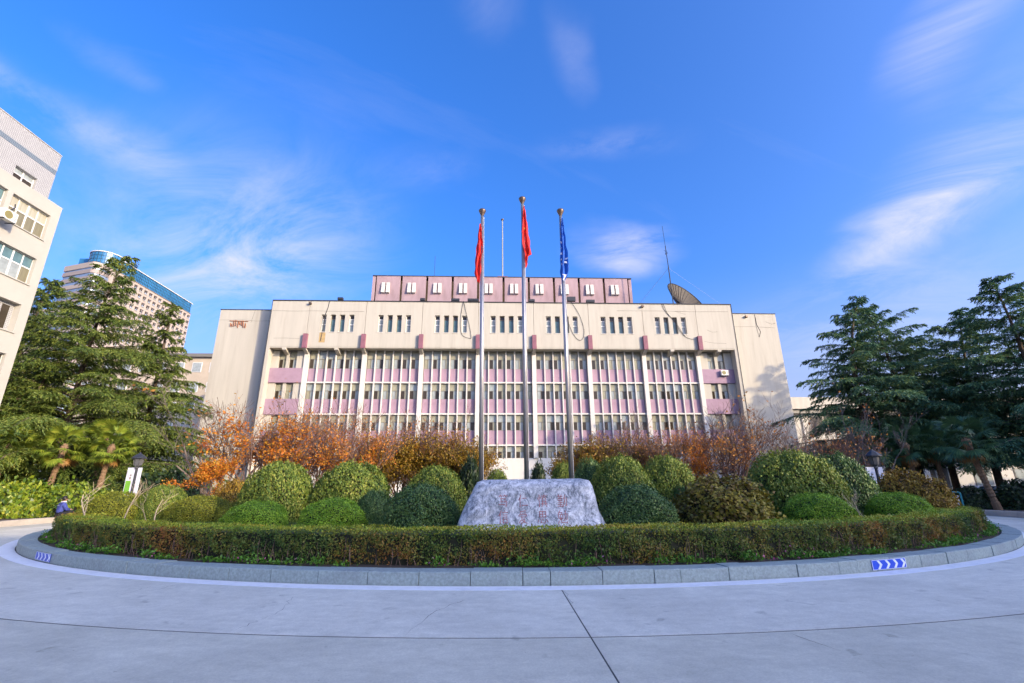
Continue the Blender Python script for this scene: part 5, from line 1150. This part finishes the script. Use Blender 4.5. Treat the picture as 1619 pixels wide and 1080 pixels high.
palm(178, 703, 31.5, 'fan palm left of the lamp post', 'frond', (.35, 0), 1.29, 3, dry=5)
palm(168, 688, 34.0, 'fan palm half hidden behind the lamp post', 'frond', (.2, 0), 1.18, 4)
palm(52, 684, 34.0, 'fan palm set back between the two leftmost palms', 'frond', (.2, 0), 1.23, 5)
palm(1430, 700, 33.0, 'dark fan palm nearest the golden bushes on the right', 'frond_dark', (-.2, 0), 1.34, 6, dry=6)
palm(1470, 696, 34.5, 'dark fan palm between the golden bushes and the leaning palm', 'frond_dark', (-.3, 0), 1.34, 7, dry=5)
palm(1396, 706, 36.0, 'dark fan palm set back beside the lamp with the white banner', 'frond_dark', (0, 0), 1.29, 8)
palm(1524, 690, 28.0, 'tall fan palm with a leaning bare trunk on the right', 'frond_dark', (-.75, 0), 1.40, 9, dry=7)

# ------------------------------------------------------------------ planting along the left edging
FAT = [dome_mesh('foliage', LM['fatsia'], 5200, .155, s, .10, .14, 2.0, -.1) for s in (21, 22, 23)]
DKS = [dome_mesh('foliage', LM['darkshrub'], 5200, .13, s, .10, .14, 2.0, -.1) for s in (24, 25)]
def bank(mesh, px, top, Y, w, label, group, d=None):
    T = at(px, top, Y); o = empty('leafy_shrub', (T.x, Y, .15), 0, label, 'shrub', group); f = put('foliage', mesh, o, (0, 0, 0), random.uniform(0, 6.28), (w, d or w, T.z - .15)); put('stems', STEMM, o, (0, 0, .3), 0, (w * .6, w * .6, .5)); return o
GF = 'broad leaved yellow green shrubs along the left edging'
for i, (px, top, w) in enumerate(((-40, 764, 1.5), (8, 768, 1.35), (48, 763, 1.3), (88, 770, 1.2), (124, 768, 1.25), (160, 776, 1.2))):
    bank(FAT[i % 3], px, top, 28.6 + .4 * (i % 2), w, ['yellow green shrub just past the left picture edge', 'yellow green shrub at the left picture edge', 'tallest yellow green shrub left of the seated person', 'yellow green shrub right behind the seated person', 'yellow green shrub at the foot of the middle palm', 'yellow green shrub behind the leftmost bare sapling'][i], GF)
GD = 'dark shrubs under the cedars'
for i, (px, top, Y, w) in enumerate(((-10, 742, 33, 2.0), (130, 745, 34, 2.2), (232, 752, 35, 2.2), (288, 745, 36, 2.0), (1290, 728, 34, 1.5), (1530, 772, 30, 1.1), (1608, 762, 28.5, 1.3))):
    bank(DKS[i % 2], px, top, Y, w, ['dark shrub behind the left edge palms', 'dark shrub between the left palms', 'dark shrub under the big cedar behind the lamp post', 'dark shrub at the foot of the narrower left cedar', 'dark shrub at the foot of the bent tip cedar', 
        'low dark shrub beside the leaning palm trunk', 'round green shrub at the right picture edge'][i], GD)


# ------------------------------------------------------------------ street furniture
def lamp_post(px, top, Y, label, ban_side, zb=.15):
    T = at(px, top, Y); o = empty('street_lamp', (T.x, Y, zb), 0, label, 'street lamp', 'lantern lamp posts with banners'); H = T.z - zb
    MB().lathe([(.11, 0), (.11, .5), (.055, .6), (.045, H - .75)], 10).build('post', M['metal_dark'], o)
    l = MB().lathe([(.05, H - .75), (.10, H - .70), (.06, H - .66), (.15, H - .58), (.20, H - .28), (.21, H - .26)], 8).build('lantern', plain('lantern_glass', (.10, .10, .10), .2, .1), o)
    MB().lathe([(.30, H - .27), (.30, H - .23), (.16, H - .10), (.05, H - .03), (.03, H + .02)], 8).build('lantern_roof', M['metal_dark'], o)
    for k in range(4): a = 1.57 * k + .78; MB().tube([(.15 * math.cos(a), .15 * math.sin(a), H - .58), (.21 * math.cos(a), .21 * math.sin(a), H - .26)], .014, 4).build('lantern_rib', M['metal_dark'], o)
    wh = plain('banner_white', (.62, .62, .68), .7, .04); gr = plain('banner_green', (.16, .38, .035), .7, .05)
    k = H / 4.0; z1 = H - .68; z0 = z1 - 1.8 * k
    for s, w in ((-1, .34), (1, .18)) if ban_side < 0 else ((-1, .2), (1, .34)):
        a, b = (s * .07, s * (.07 + w)); lo, hi = min(a, b), max(a, b)
        MB().box(lo, hi, -.012, .012, z0, z1).build('banner', wh, o)
        if s == -1:
            MB().box(lo + .03, hi - .07, -.018, -.014, z0 + .05, z0 + .95 * k).build('banner_green_panel', gr, o)
            for q in range(2): MB().box(lo + .16, lo + .24, -.018, -.014, z0 + 1.08 * k + .12 * q, z0 + 1.08 * k + .07 + .12 * q).build('banner_mark', M['frame'], o)
    MB().box(-.42, .27, -.02, .02, z1, z1 + .03).build('banner_arm', M['metal_dark'], o); MB().box(-.42, .27, -.02, .02, z0 - .03, z0).build('banner_arm', M['metal_dark'], o)
    return o
lamp_post(222, 716, 23.0, 'dark lantern lamp post with a white and green banner on the left', -1, BED)
lamp_post(1378, 711, 19.6, 'dark lantern lamp post with a white banner behind the orange sprigs on the right', -1, BED)
lamp_post(1571, 725, 40.0, 'dark lamp post with a white and green banner near the parked car on the right', -1)

def parked_car(loc, rz, label):
    o = empty('parked_car', loc, rz, label, 'car'); pt = plain('silver_car_paint', (.55, .58, .63), .25, .03, 3, spec=.7); gl = M['g_dark']; tr = plain('tyre_rubber', (.02, .02, .02), .8); rim = M['steel']
    side = [(-2.2, .35), (-2.22, .75), (-1.9, .93), (-1.15, 1.0), (-.55, 1.42), (.75, 1.46), (1.45, 1.05), (2.1, .98), (2.22, .7), (2.2, .35)]
    n = len(side); vs = []
    for y, k in ((-.84, 1), (-.80, 1.0), (.80, 1.0), (.84, 1)):
        for (x, z) in side: tuck = .12 if z > 1.2 else 0; vs.append((x, (y + tuck if y < 0 else y - tuck), z))
    mb = MB(); fs = [tuple(range(n - 1, -1, -1)), tuple(range(3 * n, 4 * n))]
    for r_ in range(3): fs += [(r_ * n + i, r_ * n + (i + 1) % n, (r_ + 1) * n + (i + 1) % n, (r_ + 1) * n + i) for i in range(n)]
    mb.add(vs, fs).build('body', pt, o)
    for y in (-.845, .845):
        s = 1 if y > 0 else -1; yy = y - s * .06
        for (a, b, c, d) in ((-1.0, -.5, .08, -.05), (.12, .72, 1.28, .12)):
            MB().add([(a, y, 1.03), (d if a < 0 else c, y, 1.03), (-.05 if a < 0 else b, yy - s * .05, 1.38), (-.5 if a < 0 else d, yy - s * .05, 1.38)], [(0, 1, 2, 3)]).build('side_window', gl, o)
    MB().add([(-1.13, -.68, 1.015), (-1.13, .68, 1.015), (-.58, .62, 1.41), (-.58, -.62, 1.41)], [(0, 1, 2, 3)]).build('windscreen', gl, o); MB().add([(1.43, -.68, 1.07), (1.43, .68, 1.07), (.78, .62, 1.45), (.78, -.62, 1.45)], [(0, 1, 2, 3)]).build('rear_window', gl, o)
    for x in (-1.35, 1.35):
        for y in (-.80, .80):
            s = 1 if y > 0 else -1; w = MB().tube([(x, y - s * .1, .32), (x, y + s * .09, .32)], .32, 18).build('wheel', tr, o); MB().tube([(x, y + s * .09, .32), (x, y + s * .10, .32)], .2, 14).build('rim', rim, w)
    for y in (-.6, .6): MB().box(-2.235, -2.15, y - .18, y + .18, .66, .82).build('headlight', M['g_blue'], o); MB().box(2.15, 2.235, y - .16, y + .16, .72, .88).build('tail_light', M['maroon'], o)
    return o
p = at(1578, 790, 44); parked_car((p.x, 44, 0), R(4), 'silver parked car seen past the leaning palm trunk'); p = at(1560, 785, 50)
parked_car((p.x - 1.0, 49.5, 0), R(178), 'silver parked car half hidden behind the green banner')

def teal_frame():
    p = at(1508, 810, 27.0); o = empty('notice_stand', (p.x, 27, 0), R(-8), 'white board in a teal tube frame beyond the golden bushes', 'notice stand'); t = plain('teal_paint', (.02, .19, .22), .45, .1, 6); w = plain('board_white', (.55, .56, .6), .6, .05)
    for x in (-.55, .55): MB().tube([(x, 0, 0), (x, 0, 1.08), (x - .08 * (1 if x > 0 else -1), 0, 1.15)], .035, 8).build('leg', t, o)
    MB().tube([(-.48, 0, 1.15), (.48, 0, 1.15)], .035, 8).build('top_rail', t, o); MB().tube([(.75, .28, 0), (.75, .28, 1.1)], .035, 8).build('leg', t, o); MB().tube([(.5, 0, 1.14), (.75, .28, 1.1)], .03, 8).build('side_rail', t, o)
    MB().box(-.48, .42, -.015, .015, .12, .98).build('board', w, o)
    for k in range(3): MB().box(-.38, -.1 + .1 * k, -.019, -.017, .78 - .1 * k, .82 - .1 * k).build('printed_line', M['frame'], o)
teal_frame()
def hoop_seat():
    p = at(1597, 800, 30.0); o = empty('hoop_frame', (p.x, 30, .15), R(10), 'dark red tube hoop with a backrest at the right edge', 'hoop seat'); t = plain('dark_red_paint', (.10, .018, .022), .45, .1, 6)
    MB().tube([(.55 * math.cos(a), 0, .78 + .62 * math.sin(a)) for a in [R(q) for q in range(-60, 241, 15)]], .035, 8).build('hoop', t, o)
    for x in (-.3, .3): MB().tube([(x, 0, .28), (x * 1.1, .05, -.1)], .03, 6).build('leg', t, o)
    for k in range(6): MB().box(-.24 + .085 * k, -.175 + .085 * k, .03, .05, .55, 1.2).build('slat', plain('seat_slat', (.25, .2, .22), .6) if k == 0 else bpy.data.materials['seat_slat'], o)
    MB().box(-.36, .36, -.2, .2, .5, .54).build('seat', t, o)
hoop_seat()
pl = [at(a, 789, 38.0) for a in (1486, 1496, 1506)]
for i, p in enumerate(pl):
    o = empty('white_column', (p.x, 38 + .0, .0), 0, ['white round column nearest the palm trunks on the right', 'middle one of three white round columns behind the right palms', 'white round column farthest right of three behind the palms'][i], 'column', 'white columns behind the right palms')
    MB().lathe([(.16, .05), (.16, 3.2)], 14).build('shaft', M['white'], o, smooth=True); MB().box(-.22, .22, -.22, .22, 3.2, 3.35).build('capital', M['white'], o); MB().box(-.22, .22, -.22, .22, -.02, .05).build('base', M['white'], o)


# ------------------------------------------------------------------ the seated person
def person():
    p = at(89, 820, 26.4); rz = R(-28)
    o = empty('person', (p.x, 26.45, 0), rz, 'person in a blue jacket seen from behind, sitting on the left edging', 'person')
    seat = .27; o.scale = (1.16, 1.16, 1.16)
    J = dict(pel=(0, 0, seat + .11), waist=(0, .02, seat + .27), chest=(0, .05, seat + .46), neck=(0, .085, seat + .60), headb=(.005, .10, seat + .67), headt=(.02, .115, seat + .80),
             shl=(-.17, .06, seat + .53), ell=(-.23, .16, seat + .30), wrl=(-.10, .34, seat + .26), hdl=(-.05, .40, seat + .27), shr=(.17, .06, seat + .53), elr=(.23, .16, seat + .30), wrr=(.10, .34, seat + .27), hdr=(.05, .40, seat + .29),
             hipl=(-.10, .06, seat + .08), knl=(-.13, .46, seat + .20), anl=(-.13, .50, .08), tol=(-.14, .66, .045), hipr=(.10, .06, seat + .08), knr=(.13, .46, seat + .20), anr=(.13, .50, .08), tor=(.14, .66, .045))
    def skin(name, verts, edges, rads, mat, root):
        me = bpy.data.meshes.new(name); me.from_pydata([J[v] for v in verts], [(verts.index(a), verts.index(b)) for a, b in edges], []); me.materials.append(mat)
        ob = put(name, me, o); m = ob.modifiers.new('skin', 'SKIN'); m.use_smooth_shade = True
        for i, v in enumerate(verts): me.skin_vertices[0].data[i].radius = rads[v]; me.skin_vertices[0].data[i].use_root = (v == root)
        ob.modifiers.new('sub', 'SUBSURF').levels = 2; ob.modifiers['sub'].render_levels = 2; return ob
    skinm = plain('skin', (.48, .27, .18), .6, .05, 5); jk = plain('blue_jacket_cloth', (.045, .06, .24), .85, .25, 7, .5, 30); tr = plain('black_trousers', (.012, .012, .016), .85, .2, 8); hr = plain('black_hair', (.012, .010, .010), .5, .3, 20); wh = plain('white_collar', (.62, .62, .68), .8, .05)
    body = skin('body', list(J), [('pel', 'waist'), ('waist', 'chest'), ('chest', 'neck'), ('neck', 'headb'), ('headb', 'headt'), ('chest', 'shl'), ('shl', 'ell'), ('ell', 'wrl'), ('wrl', 'hdl'), ('chest', 'shr'), ('shr', 'elr'), ('elr', 'wrr'), ('wrr', 'hdr'),
        ('pel', 'hipl'), ('hipl', 'knl'), ('knl', 'anl'), ('anl', 'tol'), ('pel', 'hipr'), ('hipr', 'knr'), ('knr', 'anr'), ('anr', 'tor')],
        dict(pel=(.12, .09), waist=(.11, .085), chest=(.13, .095), neck=(.05, .05), headb=(.068, .075), headt=(.072, .085), shl=(.055, .055), ell=(.042, .042), wrl=(.03, .026), hdl=(.036, .02), shr=(.055, .055), elr=(.042, .042), wrr=(.03, .026), hdr=(.036, .02),
             hipl=(.08, .08), knl=(.056, .056), anl=(.04, .04), tol=(.035, .025), hipr=(.08, .08), knr=(.056, .056), anr=(.04, .04), tor=(.035, .025)), skinm, 'pel')
    skin('jacket', ['pel', 'waist', 'chest', 'neck', 'shl', 'ell', 'wrl', 'shr', 'elr', 'wrr'], [('pel', 'waist'), ('waist', 'chest'), ('chest', 'neck'), ('chest', 'shl'), ('shl', 'ell'), ('ell', 'wrl'), ('chest', 'shr'), ('shr', 'elr'), ('elr', 'wrr')],
        dict(pel=(.175, .13), waist=(.185, .135), chest=(.185, .14), neck=(.075, .07), shl=(.09, .09), ell=(.078, .078), wrl=(.05, .05), shr=(.09, .09), elr=(.078, .078), wrr=(.05, .05)), jk, 'pel')
    skin('trousers', ['pel', 'hipl', 'knl', 'anl', 'hipr', 'knr', 'anr'], [('pel', 'hipl'), ('hipl', 'knl'), ('knl', 'anl'), ('pel', 'hipr'), ('hipr', 'knr'), ('knr', 'anr')], dict(pel=(.16, .11), hipl=(.105, .10), knl=(.075, .075), anl=(.055, .055), hipr=(.105, .10), knr=(.075, .075), anr=(.055, .055)), tr, 'pel')
    mb = MB(); c = Vector((.012, .10, seat + .775)); n = 16; vs = []; k = 10   # hair cap
    for i in range(k + 1):
        ph = -1.0 + 2.55 * i / k
        for j in range(n):
            t = 2 * math.pi * j / n; fr = 1.0 if math.sin(t) < .35 else (.72 if ph < .55 else 1.0)
            vs.append(c + Vector((.098 * math.cos(ph) * math.cos(t) * fr, .115 * math.cos(ph) * math.sin(t) * fr, .125 * math.sin(ph))))
    fs = [(i * n + j, i * n + (j + 1) % n, (i + 1) * n + (j + 1) % n, (i + 1) * n + j) for i in range(k) for j in range(n)] + [tuple(range(k * n, k * n + n))]
    mb.add(vs, fs).tube([(-.02, .0, seat + .76), (-.05, -.06, seat + .74), (-.075, -.085, seat + .66), (-.085, -.075, seat + .57)], [.03, .036, .03, .01], 8).build('hair', hr, o, smooth=True)
    MB().tube([(.085 * math.cos(a), .09 + .075 * math.sin(a), seat + .615 + .01 * math.sin(a * 2)) for a in [R(q) for q in range(0, 361, 30)]], .028, 6).build('collar', wh, o, smooth=True)
    MB().tube([(-.12, -.088, seat + .47), (0, -.105, seat + .475), (.12, -.088, seat + .47)], .006, 4).build('back_seam', wh, o)
    for s in (-1, 1):   # fingers and shoes
        h = Vector(J['hdl' if s < 0 else 'hdr'])
        for q in range(4): MB().tube([h + Vector((s * (.02 - .014 * q), 0, -.005)), h + Vector((s * (.02 - .014 * q), .035, 0)), h + Vector((s * (.02 - .014 * q), .055, -.02))], [.009, .008, .006], 6).build('finger', skinm, body, smooth=True)
        MB().tube([h + Vector((-s * .03, -.02, 0)), h + Vector((-s * .05, .01, .01)), h + Vector((-s * .045, .035, .01))], [.010, .009, .007], 6).build('thumb', skinm, body, smooth=True)
        MB().add([(s * .14 + x, y, z) for (x, y, z) in ((-.045, .44, 0), (.045, .44, 0), (.05, .62, 0), (.03, .72, 0), (-.03, .72, 0), (-.05, .62, 0), (-.04, .45, .11), (.04, .45, .11), (.045, .62, .075), (.025, .70, .045), (-.025, .70, .045), (-.045, .62, .075))],
                 [(0, 5, 4, 3, 2, 1), (6, 7, 8, 9, 10, 11)] + [(i, (i + 1) % 6, 6 + (i + 1) % 6, 6 + i) for i in range(6)]).build('shoe', tr, o)
    hc = Vector((.02, .185, seat + .745)); MB().tube([hc, hc + Vector((.0, .03, -.02)), hc + Vector((0, .005, -.03))], [.012, .016, .010], 6).build('nose', skinm, body, smooth=True)
    for s in (-1, 1):
        MB().tube([Vector((.015 + s * .085, .10, seat + .745)), Vector((.015 + s * .10, .095, seat + .755)), Vector((.015 + s * .092, .09, seat + .72))], [.010, .014, .008], 6).build('ear', skinm, body, smooth=True)
        MB().lathe([(.002, -.012), (.012, 0), (.002, .012)], 8, 0, (.02 + s * .032, .186, seat + .77)).build('eye', hr, body)
person()
